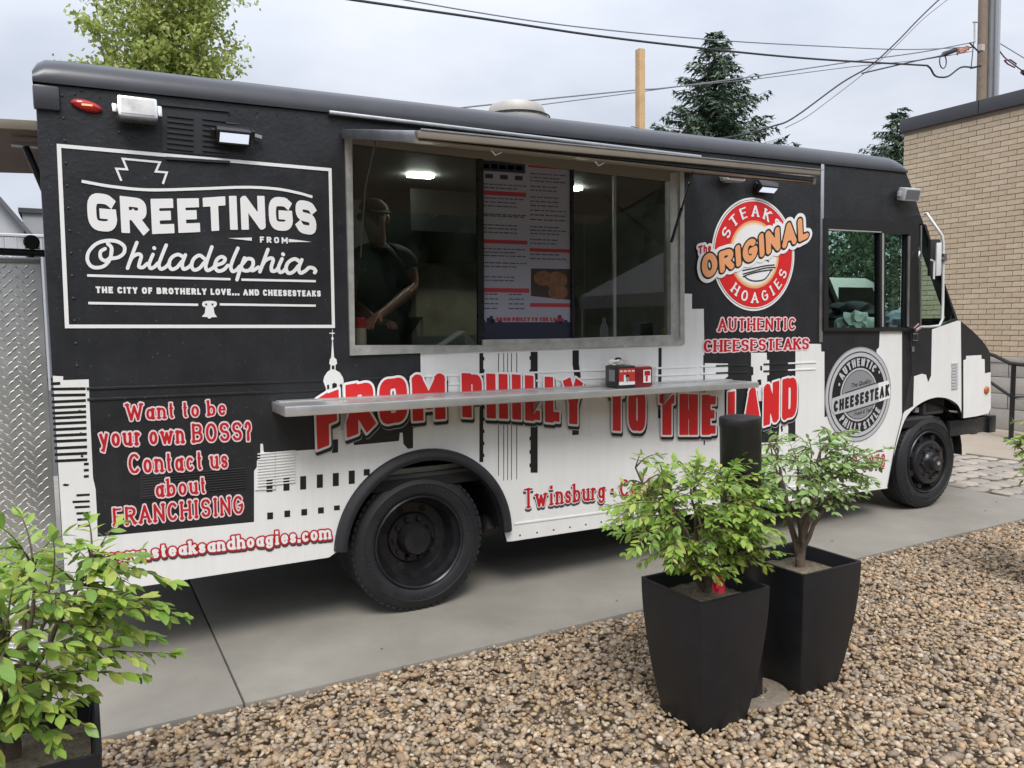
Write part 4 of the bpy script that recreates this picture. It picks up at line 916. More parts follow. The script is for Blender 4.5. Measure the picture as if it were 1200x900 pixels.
st = dict(t=.18, thin=.7, serif=.15, gap=.42, wide=.8)
lettering('lettering', 'STEAKS', 0, 0, None, None, st, W1_, side, y=-.0095, mapf=ringmap(C0, rx, r0, layout('STEAKS', **st)[1], 99.5, 118, .67, .86))
lettering('lettering', 'HOAGIES', 0, 0, None, None, st, W1_, side, y=-.0095, mapf=ringmap(C0, rx, r0, layout('HOAGIES', **st)[1], 284, 112, .67, .86, True))
mb = MB(); cf = lambda pts: cL(pts)
for pts in ([(310,437),(370,425),(430,412),(480,407)], [(312,456),(370,440),(430,424),(485,420)], [(312,470),(340,458),(400,442),(470,432)], [(318,465),(345,485),(385,492),(430,480),(465,432)], [(325,418),(345,395),(375,380)], [(400,372),(430,378),(450,390)]):
    ln(pts, .0085, INKBLACK, sm=5, y=-.0098, cf=cL)
mb.build('emblem_drawing', side, fix=False)
ST = dict(t=.265, gap=.10, wide=.86, rnd=True, slant=-.08)
lettering('lettering', 'ORIGINAL', cL([(100,0)])[0][0], cL([(662,0)])[0][0], cL([(100,484),(200,450),(300,412),(450,350),(600,292),(662,262)]), cL([(100,350),(200,335),(300,296),(410,240),(500,205),(600,165),(662,150)]), ST,
          [(.22, INKWHITE, 0, 0), (.075, INKBLACK, 0, 0), (0, INKPEACH, 0, 0)], side, y=-.0115)
lettering('lettering', 'The', cL([(78,0)])[0][0], cL([(146,0)])[0][0], cL([(78,352),(146,335)]), cL([(78,308),(146,292)]), dict(t=.24, gap=.1, wide=.9, rnd=True), [(.30, INKWHITE, 0, 0), (0, INKRED, 0, 0)], side, y=-.0105)
# grey round badge on the door
cB = crop(960, 400, 7.5)
C1 = cB([(345,468)])[0]; a1z = (cB([(345,52)])[0][1]-cB([(345,885)])[0][1])/2; a1x = (cB([(634,468)])[0][0]-cB([(55,468)])[0][0])/2
def el(c, ax, az, r_, n=96): return [(c[0]+ax*r_*math.cos(t), c[1]+az*r_*math.sin(t)) for t in np.linspace(0, 2*math.pi, n, endpoint=False)]
mb = MB()
for k, (r_, m) in enumerate(((1.0, INKGREY), (.975, INKLGREY), (.905, INKBLACK), (.88, INKLGREY), (.80, INKBLACK), (.56, INKLGREY), (.52, INKBLACK), (.505, INKGREY))): fill([el(C1, a1x, a1z, r_)], -.004-k*.0005, m, mb)
fill([cB([(108,500),(520,365),(600,340),(622,440),(612,500),(520,530),(130,645),(96,600)])], -.0085, INKLGREY, mb)
fill([cB([(512,366),(600,342),(618,420),(614,496),(520,528),(508,440)])], -.0089, INKWHITE, mb)
for pts in ([(220,452),(500,362)], [(230,628),(560,525)]): fill(band(cB(pts), .006), -.0093, INKBLACK, mb)
for x, y in ((168,378), (520,270)): fill([el(cB([(x,y)])[0], .012, .014, 1, 5)], -.0088, INKLGREY, mb)
mb.build('badge', side, fix=False)
st = dict(t=.24, gap=.22, wide=.62)
lettering('lettering', 'AUTHENTIC', 0, 0, None, None, st, [(0, INKLGREY, 0, 0)], side, y=-.0092, mapf=ringmap(C1, a1x, a1z, layout('AUTHENTIC', **st)[1], 97, 100, .60, .77))
lettering('lettering', 'PHILLY STYLE', 0, 0, None, None, st, [(0, INKLGREY, 0, 0)], side, y=-.0092, mapf=ringmap(C1, a1x, a1z, layout('PHILLY STYLE', **st)[1], 275, 112, .60, .77, True))
st = dict(t=.24, gap=.14, wide=.62)
line6('CHEESESTEAK', 118, 606, 624, 478, 525, 374, cf=cB, st=st, ly=[(0, INKBLACK, 0, 0)], y=-.0097)
line6('The Quality', 268, 445, 410, 365, 370, 325, cf=cB, st=dict(t=.12, gap=.12, wide=.8, slant=.2, rnd=True), ly=[(0, INKBLACK, 0, 0)], y=-.0092, res=1/30)
line6('Fresh & Tasty', 300, 465, 655, 610, 620, 575, cf=cB, st=dict(t=.12, gap=.12, wide=.8, slant=.2, rnd=True), ly=[(0, INKBLACK, 0, 0)], y=-.0092, res=1/30)
print('truck', round(time.time()-T0, 1))

# ================================================================== GROUND
CONC = mat('broom finished concrete', (.255,.240,.208), .85, noise=(1.7,.22,12), bump=(240,.25,.002), speck=(30,.71,(.12,.11,.10)))
CONC2 = mat('tan concrete walk', (.36,.31,.25), .85, noise=(2,.12,8), bump=(200,.2,.002))
def sheet(name, x0, x1, y0, y1, z, m, t=.0, kind='structure', parent=None, bevel=None):
    q = MB()
    if t: q.box((x0,y0,z-t),(x1,y1,z), m)
    else: q.add([(x0,y0,z),(x1,y0,z),(x1,y1,z),(x0,y1,z)], [(0,1,2,3)], m)
    return q.build(name, parent, kind=kind, bevel=bevel)
sheet('ground', -300, 400, -300, 400, -.09, mat('dark asphalt', (.06,.06,.06), .9, noise=(.5,.2), bump=(150,.3,.004)))
pv = sheet('concrete_pavement', -4, 8.15, -.57, 6, -.06, mat('joint filler', (.04,.038,.035), .9))
for x0, x1 in ((-4,-1.632),(-1.624,1.371),(1.379,8.16)):
    sheet('slab', x0, x1, -.585, 6.0, 0.0, CONC, .055, kind=None, parent=pv, bevel=.006)
sheet('tan_walkway', 10.12, 12.6, -3, 9, 0.0, CONC2, .06)
sheet('gravel_bed', -3, 12.6, -9, -.585, -.055, mat('gravel fines', (.20,.155,.11), .95, noise=(60,.5), bump=(50,.8,.01)))
# cobbled strip: irregular flat stones with sunken joints
cob = sheet('cobbled_strip', 8.16, 10.12, -3, 6, -.05, mat('cobble joint soil', (.075,.065,.055), .95, noise=(40,.4)))
COB = [mat('cobble stone %d' % i, c, .75, noise=(22,.25), bump=(60,.4,.004)) for i, c in enumerate(((.36,.32,.27),(.30,.27,.235),(.40,.35,.30)))]
cobm = []
for k in range(5):
    rr = random.Random(k); n = 8; q = MB()
    ring = [((.5+rr.uniform(-.05,.05))*math.copysign(abs(math.cos(a))**.55, math.cos(a)), (.5+rr.uniform(-.05,.05))*math.copysign(abs(math.sin(a))**.55, math.sin(a))) for a in [2*math.pi*(i+.5)/n for i in range(n)]]
    v = [(x*.92,y*.92,-.04) for x, y in ring]+[(x,y,.0) for x, y in ring]+[(x*.8,y*.8,.014) for x, y in ring]
    f = [(i,(i+1) % n,n+(i+1) % n,n+i) for i in range(n)]+[(n+i,n+(i+1) % n,2*n+(i+1) % n,2*n+i) for i in range(n)]+[tuple(range(2*n,3*n))]
    q.add(v, f, COB[k % 3]); cobm.append(q.mesh('cobble', smooth=.9))
cells = []
y = -2.9; row = 0
while y < 4.0:
    h = random.uniform(.15,.21); x = 8.18+(row % 2)*.07
    while x < 10.02:
        w_ = min(random.uniform(.12,.22), 10.11-x); cells.append((x+w_/2, y+h/2, w_, h)); x += w_+.012
    y += h+.012; row += 1
cells.sort(key=lambda c: (0 if c[1] > -.8 and c[1] < 2.6 else 1, (c[0]-CAM[0])**2+(c[1]-CAM[1])**2))
rest = MB()
for i, (x, y, w_, h) in enumerate(cells):
    me = random.choice(cobm)
    if i < 300:
        o = link('cobble', me, cob); o.location = (x, y, -.012+random.uniform(-.006,.006)); o.scale = (w_*.96, h*.96, 1); o.rotation_euler = (random.uniform(-.04,.04), random.uniform(-.04,.04), random.uniform(-.06,.06))
    else:
        rest.add([(x+v.co.x*w_*.96, y+v.co.y*h*.96, v.co.z-.012) for v in me.vertices], [tuple(p.vertices) for p in me.polygons], me.materials[0])
if rest.v: rest.build('cobbles', cob, kind='stuff', fix=False)

# river gravel: every stone is real geometry, one object of stuff
def icos(sub):
    bm = bmesh.new(); bmesh.ops.create_icosphere(bm, subdivisions=sub, radius=1); v = np.array([x.co[:] for x in bm.verts]); f = np.array([[q.index for q in p.verts] for p in bm.faces]); bm.free(); return v, f
def stones(name, pts, size, sub, zb):
    v0, f0 = icos(sub); n = len(pts); nv = len(v0)
    var = []
    for k in range(14):
        r = np.random.default_rng(k); d = r.normal(size=(5,3)); d /= np.linalg.norm(d, axis=1)[:, None]
        s = np.ones(nv)
        for q in d: s *= 1-.28*np.clip(v0@q-.45, 0, 1)*r.uniform(.4,1.5)
        var.append(v0*s[:, None]*(1+.05*r.normal(size=(nv,1))))
    var = np.array(var); k = RNG.integers(0, 14, n)
    sz = size*np.exp(RNG.normal(0,.30,n)); sc = np.stack([sz*RNG.uniform(.85,1.35,n), sz*RNG.uniform(.6,.95,n), sz*RNG.uniform(.38,.62,n)], 1)
    V = var[k]*sc[:, None, :]
    def rot(V, ang, a, b):
        c, s = np.cos(ang)[:, None], np.sin(ang)[:, None]; A, B = V[:, :, a].copy(), V[:, :, b].copy(); V[:, :, a] = A*c-B*s; V[:, :, b] = A*s+B*c
    rot(V, RNG.normal(0,.32,n), 0, 2); rot(V, RNG.normal(0,.32,n), 1, 2); rot(V, RNG.uniform(0,6.28,n), 0, 1)
    z = zb+RNG.uniform(-.012,.012,n)
    V += np.column_stack([pts, z])[:, None, :]
    F = (f0[None]+(np.arange(n)*nv)[:, None, None]).reshape(-1, 3)
    me = bpy.data.meshes.new(name); me.vertices.add(n*nv); me.vertices.foreach_set('co', V.reshape(-1).astype(np.float32))
    me.loops.add(len(F)*3); me.loops.foreach_set('vertex_index', F.reshape(-1).astype(np.int32)); me.polygons.add(len(F))
    me.polygons.foreach_set('loop_start', np.arange(0, len(F)*3, 3, dtype=np.int32)); me.polygons.foreach_set('loop_total', np.full(len(F), 3, np.int32))
    pal = np.array([(.44,.33,.22),(.35,.26,.18),(.30,.265,.23),(.52,.44,.34),(.21,.17,.14),(.43,.29,.17),(.38,.34,.295),(.58,.52,.44),(.27,.19,.13),(.48,.36,.22)])
    pal = pal*.72+np.array((.45,.335,.205))*.28
    p = np.array([.18,.16,.13,.12,.10,.07,.09,.04,.06,.05]); p /= p.sum()
    c = pal[RNG.choice(len(pal), n, p=p)]*RNG.uniform(.68,1.20,(n,1))*.95*np.array([1.03,1.0,.96])
    c = np.column_stack([c, np.ones(n)]); at = me.color_attributes.new('stone', 'FLOAT_COLOR', 'POINT'); at.data.foreach_set('color', np.repeat(c, nv, 0).reshape(-1).astype(np.float32))
    me.update(calc_edges=True); me.shade_smooth(); return me
GR = mat('river stone', (.3,.26,.2), .72, attr='stone', noise=(70,.28), bump=(130,.25,.003))
def scatter(x0, x1, y0, y1, dens, keep):
    n = int((x1-x0)*(y1-y0)*dens); P = np.column_stack([RNG.uniform(x0,x1,n), RNG.uniform(y0,y1,n)]); return P[keep(P)]
ang = lambda P: np.arctan2(P[:,0]-CAM[0], P[:,1]-CAM[1])     # kept where a viewer near here could look
near = lambda P: (np.hypot(P[:,0]-CAM[0], P[:,1]-CAM[1]) < 2.75) & (np.hypot(P[:,0]-CAM[0], P[:,1]-CAM[1]) > 1.2)
far_ = lambda P: (np.hypot(P[:,0]-CAM[0], P[:,1]-CAM[1]) >= 2.75)
parts_ = [stones('g', scatter(-.6, 4.1, -3.3, -.60, 3000, near), .0152, 2, -.015), stones('g', scatter(-.6, 4.1, -3.3, -.60, 1800, near), .0095, 1, -.004), stones('g', scatter(-.6, 9.6, -2.9, -.60, 3000, far_), .0152, 1, -.015)]
bm = bmesh.new()
g = link('gravel', parts_[0]); g.data.materials.append(GR); tag(g, 'tan and grey river gravel spread between pavement and planters', 'gravel', None, 'stuff')
# join the three batches into one mesh
def joinnp(ms, name):
    co = []; fi = []; col = []; o = 0
    for m in ms:
        a = np.empty(len(m.vertices)*3, np.float32); m.vertices.foreach_get('co', a); co.append(a)
        b = np.empty(len(m.loops), np.int32); m.loops.foreach_get('vertex_index', b); fi.append(b+o); o += len(m.vertices)
        c = np.empty(len(m.vertices)*4, np.float32); m.color_attributes['stone'].data.foreach_get('color', c); col.append(c)
    co = np.concatenate(co); fi = np.concatenate(fi); me = bpy.data.meshes.new(name); me.vertices.add(len(co)//3); me.vertices.foreach_set('co', co)
    me.loops.add(len(fi)); me.loops.foreach_set('vertex_index', fi); nf = len(fi)//3; me.polygons.add(nf); me.polygons.foreach_set('loop_start', np.arange(0, nf*3, 3, dtype=np.int32)); me.polygons.foreach_set('loop_total', np.full(nf, 3, np.int32))
    at = me.color_attributes.new('stone', 'FLOAT_COLOR', 'POINT'); at.data.foreach_set('color', np.concatenate(col)); me.update(calc_edges=True); me.shade_smooth(); return me
g.data = joinnp(parts_, 'gravel'); g.data.materials.append(GR)
for m in parts_: bpy.data.meshes.remove(m)
bm.free()

# dry litter lying on the stones
q = MB(); rl = random.Random(9); DL = [mat('dry leaf %d' % i, x, .8) for i, x in enumerate(((.16,.09,.05),(.22,.15,.08)))]
for k in range(90):
    x, y = rl.uniform(.6, 8.5), rl.uniform(-2.6, -.62); a = rl.uniform(0, 6.28); s = rl.uniform(.010,.022); z = rl.uniform(.0,.006)
    if k % 9 == 0: y = rl.uniform(-.5, -.05); z = .0015
    ca, sa = math.cos(a)*s, math.sin(a)*s
    q.add([(x-ca,y-sa,z),(x+sa*.45,y-ca*.45,z+.004),(x+ca,y+sa,z+.006),(x-sa*.45,y+ca*.45,z+.002)], [(0,1,2,3)], DL[k % 2])
tag(q.build('leaf_litter', kind='stuff', fix=False), 'dry brown leaf bits on the gravel', 'leaf litter')

# ================================================================== LEAVES
def leafmesh(name, L_, w, m, fold=.25, curl=.12):
    q = MB(); v = [(0,0,0)]
    for t, ww in ((.28,.8),(.58,1.0),(.82,.55)):
        z = -curl*L_*t*t; v += [(-w/2*ww, t*L_, z+fold*w*ww*.4), (0, t*L_, z), (w/2*ww, t*L_, z+fold*w*ww*.4)]
    v.append((0, L_, -curl*L_)); f = [(0,2,1),(0,3,2),(1,2,5,4),(2,3,6,5),(4,5,8,7),(5,6,9,8),(7,8,10),(8,9,10)]
    q.add(v, f, m); me = q.mesh(name, smooth=3, fix=False); return me
def frame(d, up):
    d = d/np.linalg.norm(d); x = np.cross(d, up); x /= np.linalg.norm(x)+1e-9; return np.stack([x, d, np.cross(x, d)], 1)
LEAFM = [mat('fresh green leaf', (.31,.46,.08), .42, noise=(25,.2), sub=.32), mat('mid green leaf', (.19,.33,.06), .42, noise=(25,.2), sub=.28), mat('yellow green leaf', (.46,.53,.12), .42, noise=(25,.2), sub=.35)]
PALEM = [mat('pale sage leaf', (.40,.52,.24), .45, noise=(25,.2), sub=.25), mat('sage green leaf', (.24,.38,.11), .45, noise=(25,.2), sub=.25), LEAFM[1]]
BARK = mat('grey brown bark', (.13,.095,.07), .85, noise=(30,.35), bump=(80,.6,.004)); SOIL = mat('dry potting soil', (.20,.165,.12), .95, noise=(40,.5), bump=(70,.9,.012))
def shrub(base, c, rad, seed, nt_, ll, label, mats, share, zlo, group='shrubs in the black planters', fine=1.0, lean=None):
    rg = np.random.default_rng(seed); root = empty('shrub', base, label, 'shrub', group); B = np.array(base, float)
    tr = MB(); stems = []
    tr.tube([B+(0,0,-.06), B+(.003,.004,.05), B+(-.004,.002,.12)], [.024,.021,.018], 8, BARK)
    for k in range(9):
        a = 2*math.pi*k/9+rg.uniform(-.3,.3); r = rg.uniform(.25,.75); e = np.array(c)+np.array([math.cos(a)*rad[0]*r, math.sin(a)*rad[1]*r, rad[2]*rg.uniform(-.1,.7)])
        s = B+(rg.uniform(-.012,.012), rg.uniform(-.012,.012), rg.uniform(.0,.10)); mid = s*.5+e*.5+np.array([math.cos(a)*.02, math.sin(a)*.02, .02])
        P = [s*(1-t)**2+2*mid*t*(1-t)+e*t*t+rg.normal(0,.005,3) for t in np.linspace(0,1,8)]; stems.append(P)
        tr.tube(P, list(np.linspace(.0115,.0035,8)), 6, BARK)
    big = []; allL = []
    for k in range(nt_):
        while True:
            d = rg.normal(size=3); d /= np.linalg.norm(d); rr = rg.uniform(.35,1.0)**.55*(1+.12*rg.normal()); e = np.array(c)+d*np.array(rad)*rr
            if lean is not None: e = e+np.array(lean)*max(0, rg.normal(.3,.5))
            if e[2] > zlo: break
        st = stems[rg.integers(0, len(stems))]; best = min((p for s_ in stems for p in s_[2:]), key=lambda p: np.linalg.norm(p-e)+.25*abs(p[2]-e[2]+.12))
        mid = (best+e)/2+np.array([0,0,.03])+rg.normal(0,.012,3)
        P = [best*(1-t)**2+2*mid*t*(1-t)+e*t*t for t in np.linspace(0,1,7)]; tr.tube(P, list(np.linspace(.0035,.0011,7)), 4, BARK, cap=False)
        Ln = sum(np.linalg.norm(P[i+1]-P[i]) for i in range(6)); step = ll*.50; n = int(min(Ln, .26)/step)+1
        dirn = P[-1]-P[-3]; dirn /= np.linalg.norm(dirn)+1e-9
        for j in range(n+1):
            t = 1-j*step/max(Ln, .01)
            if t < .1: break
            i = min(5, int(t*6)); f = t*6-i; p = P[i]*(1-f)+P[i+1]*f; tw = rg.uniform(0, math.pi)
            sd = np.cross(dirn, [0,0,1]); sd /= np.linalg.norm(sd)+1e-9; ud = np.cross(sd, dirn)
            for s_ in (-1, 1):
                out = (sd*math.cos(tw*.35)*s_+ud*math.sin(tw*.35)*s_*.5)
                dd = dirn*rg.uniform(.35,.9)+out*rg.uniform(.6,1.1)+np.array([0,0,rg.uniform(-.45,.15)]); up = np.array([rg.normal(0,.35), rg.normal(0,.35), 1.0])
                allL.append((p, frame(dd, up), rg.uniform(.45,1.15)*(1-.25*(j == 0)), int(rg.choice(len(mats), p=share))))
        for q_ in range(2):
            dd = dirn+rg.normal(0,.35,3); allL.append((P[-1], frame(dd, np.array([rg.normal(0,.3), rg.normal(0,.3), 1.0])), rg.uniform(.6,.95), int(rg.choice(len(mats), p=share))))
    o = tr.build('stem', None, smooth=1.2, fix=False); under(root, o)
    ms = [leafmesh('leaf', ll, ll*.46, m) for m in mats]
    Cm = np.array([CAM]); pos = np.array([l[0] for l in allL]); order = np.argsort(np.linalg.norm(pos-CAM, axis=1)-.35*(pos[:, 2]-c[2]))
    rest = [MB() for _ in mats]; rest = MB()
    tv = [[np.array(v.co) for v in m.vertices] for m in ms]; tf = [[tuple(p.vertices) for p in m.polygons] for m in ms]
    for rank, i in enumerate(order):
        p, fr, s, k = allL[i]
        if rank < 300:
            lo = link('leaf', ms[k], root); lo.matrix_basis = Matrix.Translation(Vector(p)-root.location) @ Matrix([list(map(float, r)) for r in fr]).to_4x4() @ Matrix.Scale(float(s), 4)
        else:
            V = (np.array(tv[k])*s)@fr.T+p; rest.add([tuple(x) for x in V], tf[k], mats[k])
    if rest.v:
        me = rest.mesh('foliage', smooth=3, fix=False); o = link('foliage', me, None, kind='stuff'); under(root, o)
    return root
PLM = mat('black planter plastic', (.009,.0105,.014), .5, noise=(9,.35), bump=(25,.10,.003), speck=(45,.70,(.035,.035,.036)))
def planter(cx, cy, label, hb=.124, ht=.187, h=.57, zb=-.015):
    root = empty('planter', (cx, cy, zb), label, 'planter', 'tall black square planters in a row')
    q = MB(); n = 14; rings = []
    for k in range(n+1):
        t = k/n; w = hb+(ht-hb)*(1-(1-t)**1.7); rings.append((w, h*t))
    def sq(w, z, r=.012): 
        o = []
        for a0, sx, sy in ((0,1,1),(90,-1,1),(180,-1,-1),(270,1,-1)):
            for a in (0,45,90): o.append((sx*(w-r)+r*math.cos(R(a0+a)), sy*(w-r)+r*math.sin(R(a0+a)), z))
        return o
    v = []
    for w, z in rings: v += sq(w, z)
    v += sq(ht+.001, h+.006)+sq(ht-.012, h+.006)+sq(ht-.016, h-.004)+sq(ht-.03, h-.10)
    m = len(rings)+4; f = [(i*12+j, i*12+(j+1) % 12, (i+1)*12+(j+1) % 12, (i+1)*12+j) for i in range(m-1) for j in range(12)]
    q.add(v, f, PLM); o = q.build('pot', None, smooth=.7); o.parent = root
    q = MB(); g_ = 12; w = ht-.026; vv = []
    for i in range(g_+1):
        for j in range(g_+1):
            x, y = (i/g_*2-1)*w, (j/g_*2-1)*w; vv.append((x, y, h-.055+.018*math.exp(-(x*x+y*y)/.008)+random.uniform(-.006,.006)))
    q.add(vv, [(i*(g_+1)+j, (i+1)*(g_+1)+j, (i+1)*(g_+1)+j+1, i*(g_+1)+j+1) for i in range(g_) for j in range(g_)], SOIL); o = q.build('soil', None, smooth=1); o.parent = root
    return root
planter(3.045, -1.655, 'tall black square planter at left of the black bollard')
planter(3.645, -1.625, 'tall black square planter at right of the black bollard', ht=.189)
planter(.625, -1.60, 'black square planter at the lower left corner of the picture', ht=.19, h=.535)
planter(5.965, -1.66, 'black square planter at the right edge of the picture')
shrub((3.05,-1.66,.51), (2.99,-1.66,.86), (.385,.34,.265), 5, 300, .048, 'bright green shrub with a red tag in planter left of the bollard', LEAFM, [.45,.35,.20], .58)
shrub((3.66,-1.62,.52), (3.71,-1.60,.955), (.365,.32,.215), 9, 175, .047, 'pale green shrub on bare stems in planter right of the bollard', PALEM, [.45,.40,.15], .70)
shrub((.60,-1.60,.47), (.58,-1.60,.84), (.42,.34,.29), 21, 235, .059, 'large leaved light green shrub at the left edge, in front of truck', LEAFM, [.5,.28,.22], .55)
shrub((5.96,-1.66,.51), (6.0,-1.62,.86), (.42,.38,.26), 33, 170, .048, 'green shrub cut off by the right edge of the picture', LEAFM, [.4,.45,.15], .60)
q = MB()
tg = (2.96,-1.83,.615)
for k in range(5):
    a = k*1.3; q.obox((tg[0]+.012*math.cos(a), tg[1]+.008*math.sin(a*2), tg[2]+.016*math.sin(a)), ((1,.3*math.sin(a),.2),(0,1,.4*math.cos(a)),(.1,.2,1)), (.014,.002,.018), mat('red plastic tag', (.45,.015,.04), .4))
tag(q.build('plant_tag'), 'small crumpled red tag hanging low in the left planter shrub', 'tag')
# bollard
bo = empty('bollard', (3.324,-1.60,0), 'tall round black bollard standing between two black planters', 'bollard')
bo.rotation_euler = (0, R(-1.3), 0); q = MB(); q.lathe([(.087,-.03),(.087,1.185),(.0895,1.19),(.0895,1.222),(.087,1.228),(.08,1.230),(.001,1.234)], (0,0,0), 'z', 40, mat('black bollard sleeve', (.011,.011,.012), .48, noise=(12,.4), bump=(90,.1,.002))); o = q.build('sleeve', None, smooth=.6); o.parent = bo
q = MB(); q.lathe([(.04,-.01),(.05,.006),(.12,.006),(.14,.0),(.16,-.03)], (.05,-.03,0), 'z', 28, mat('rough footing concrete', (.21,.175,.135), .95, noise=(30,.3), bump=(50,.8,.008))); o = q.build('footing', None, smooth=.8); o.parent = bo

# ================================================================== THINGS ON THE SHELF
def on_shelf(px, py, y): a = U(px, py, y); return (a[0], y)
RB = mat('dark red plastic', (.20,.012,.018), .35, noise=(20,.1)); DK = mat('dark dispenser plastic', (.018,.02,.021), .35)
def zsh(X): return 1.262+(X-1.66)/(4.775-1.66)*(1.228-1.262)+.001
def place(o, X, y, rz=0, dz=0): o.location = (X, y, zsh(X)+dz); o.rotation_euler = (0,0,rz); return o
aX = U(731, 452, -.24)[0]
nd = empty('napkin_dispenser', (0,0,0), 'black napkin dispenser with red label on the shelf', 'dispenser'); place(nd, aX+.0, -.19, R(-6))
q = MB(); q.box((-.055,-.075,0),(.075,.075,.135), DK); o = q.build('body', None, bevel=.012); o.parent = nd
q = MB(); q.box((-.045,-.079,.028),(.066,-.0755,.118), mat('bright label red', (.55,.045,.035), .35)); q.box((-.045,-.0795,.020),(.066,-.0757,.040), INKWHITE); q.box((-.012,-.0805,.035),(.022,-.0792,.080), INKWHITE); q.lathe([(.001,.0822),(.012,.0818),(.012,.079)], (.012,0,.072), 'y', 14, INKBLACK); q.box((.003,-.0825,.040),(.020,-.0806,.068), INKGREY); o = q.build('label', None); o.parent = nd
for k in range(4):
    q = MB(); q.box((-.040+k*.028,-.0803,.098),(-.040+k*.028+.019,-.0790,.108), INKPINK); o = q.build('label_mark', None); o.parent = nd
q = MB(); q.box((-.0575,-.045,.04),(-.0548,.02,.11), mat('grey side slot', (.25,.26,.27), .4)); o = q.build('side_slot', None); o.parent = nd
rd = empty('straw_dispenser', (0,0,0), 'dark red plastic caddy with white label right of the black dispenser', 'caddy'); place(rd, aX+.155, -.18, R(-6))
q = MB(); q.box((-.07,-.065,0),(.065,.06,.125), RB); o = q.build('body', None, bevel=.012); o.parent = rd
q = MB(); q.box((-.004,-.069,.026),(.050,-.0655,.105), INKWHITE); q.box((.004,-.0705,.07),(.044,-.0692,.098), INKRED); q.box((.012,-.0707,.034),(.026,-.0693,.068), INKRED); o = q.build('label', None); o.parent = rd
q = MB(); q.box((-.06,-.05,.125),(.055,.05,.128), mat('pale lid', (.6,.45,.40), .5)); o = q.build('lid', None); o.parent = rd
PW = mat('white paper', (.72,.71,.68), .7); 
q = MB(); v, f = icos(3); rg = np.random.default_rng(5); s_ = 1+.18*np.sin(v@rg.normal(size=3)*7)+.14*np.sin(v@rg.normal(size=3)*13)+.08*np.sin(v@rg.normal(size=3)*25)
q.add([(x*.048, y_*.04, max(z, -.25)*.026+.008) for x, y_, z in (v*s_[:, None]).tolist()], [tuple(map(int, t)) for t in f], PW)
o = q.build('napkin_pile', bevel=None); place(o, aX-.005, -.17, .2, .1365); tag(o, 'crumpled pile of white napkins on top of the black dispenser', 'napkins')
q = MB(); q.lathe([(.02,0),(.022,.014),(.012,.02),(.001,.021)], (0,0,0), 'z', 14, BLACKPLAST); o = q.build('black_bead', smooth=.6); place(o, aX+.01, -.17, 0, .162); tag(o, 'small round black object lying on the napkin pile', 'small object')
q = MB(); q.lathe([(.004,0),(.004,.09)], (0,0,0), 'z', 8, PW); q.lathe([(.030,-.04),(.034,.0),(.001,.0)], (0,0,.0), 'z', 16, PW); o = q.build('white_straw_cup', smooth=.6); place(o, aX+.15, -.06, 0, .165); tag(o, 'white cup and straw standing behind the red caddy', 'cup')
q = MB(); q.lathe([(.03,-.001),(.03,.125)], (0,0,0), 'z', 16, PW); o = q.build('cup_stack', smooth=.6); place(o, aX+.15, -.06, 0, 0); tag(o, 'stack of white cups behind the dark red caddy on shelf', 'cups')
CL = glass('clear plastic cup', (.86,.86,.86), .06)
for k, (dx, h) in enumerate(((.255,.10),(.31,.11))):
    q = MB(); q.lathe([(.024,.0),(.032,h),(.033,h+.003)], (0,0,0), 'z', 20, CL); q.lathe([(.001,.002),(.024,.002)], (0,0,0), 'z', 20, CL); o = q.build('plastic_cup', smooth=.6); place(o, aX+dx, -.12)
    tag(o, ('clear plastic cup beside the dark red caddy', 'clear plastic cup farther from the red caddy, near the shelf end')[k], 'cup', 'clear cups on the shelf')

# ================================================================== INSIDE THE TRUCK
q = MB(); q.box((.95,.07,1.44),(4.6,.46,1.475), STEEL); q.box((.95,.07,.80),(4.6,.40,.83), STEEL)
for X in (1.0, 2.8, 4.5): q.box((X,.40,.8),(X+.03,.43,1.44), STEEL)
tag(q.build('prep_counter'), 'stainless steel counter behind the serving window', 'counter')
def ins(px, py, y): a = U(px, py, y); return a
c_ = ins(422,408,.14); q = MB(); RC = mat('red cup plastic', (.55,.02,.03), .3); CR = mat('cream band', (.6,.55,.42), .5)
zt = ins(422,372,.14)[1]; zb_ = 1.476; hh = zt-zb_
q.lathe([(.001,0),(.036,0),(.036,hh*.27)], (0,0,0), 'z', 20, RC); q.lathe([(.0365,hh*.27),(.0365,hh*.72)], (0,0,0), 'z', 20, CR); q.lathe([(.036,hh*.72),(.036,hh*.97),(.03,hh),(.001,hh)], (0,0,0), 'z', 20, RC)
o = q.build('red_canister', smooth=.6); o.location = (c_[0],.14,zb_); tag(o, 'red canister with cream band on the counter, under the worker\'s hand', 'canister')
a = ins(548,388,.22); b = ins(500,388,.22)
q = MB(); zz = 1.4765; q.box((0,-.05,.0),(.19,.07,.03), PW); q.add([(-.09,-.04,.005),(.10,-.05,.115),(.10,.06,.115),(-.09,.06,.005),(-.09,-.04,.012),(.10,-.05,.122),(.10,.06,.122),(-.09,.06,.012)], [(0,3,2,1),(4,5,6,7),(0,1,5,4),(1,2,6,5),(2,3,7,6),(3,0,4,7)], PW)
q.prism([(.10,.03),(.10,.118),(.19,.03)], -.045, -.040, PW); o = q.build('open_tray'); o.location = (a[0]-.14,.22,zz); tag(o, 'small white tray with lid propped open on the counter', 'tray')
q = MB(); q.box((0,0,0),(.36,.22,.02), mat('wooden board', (.22,.13,.07), .6, noise=(10,.3))); o = q.build('cutting_board', bevel=.006); o.location = (a[0]-.5,.16,1.4765); tag(o, 'brown cutting board beside the white tray on the counter', 'board')
q = MB(); X0_ = ins(478,300,1.9)[0]; X1_ = ins(562,300,1.9)[0]; CBM = mat('beige oven panel', (.46,.40,.30), .4, .2, noise=(8,.2))
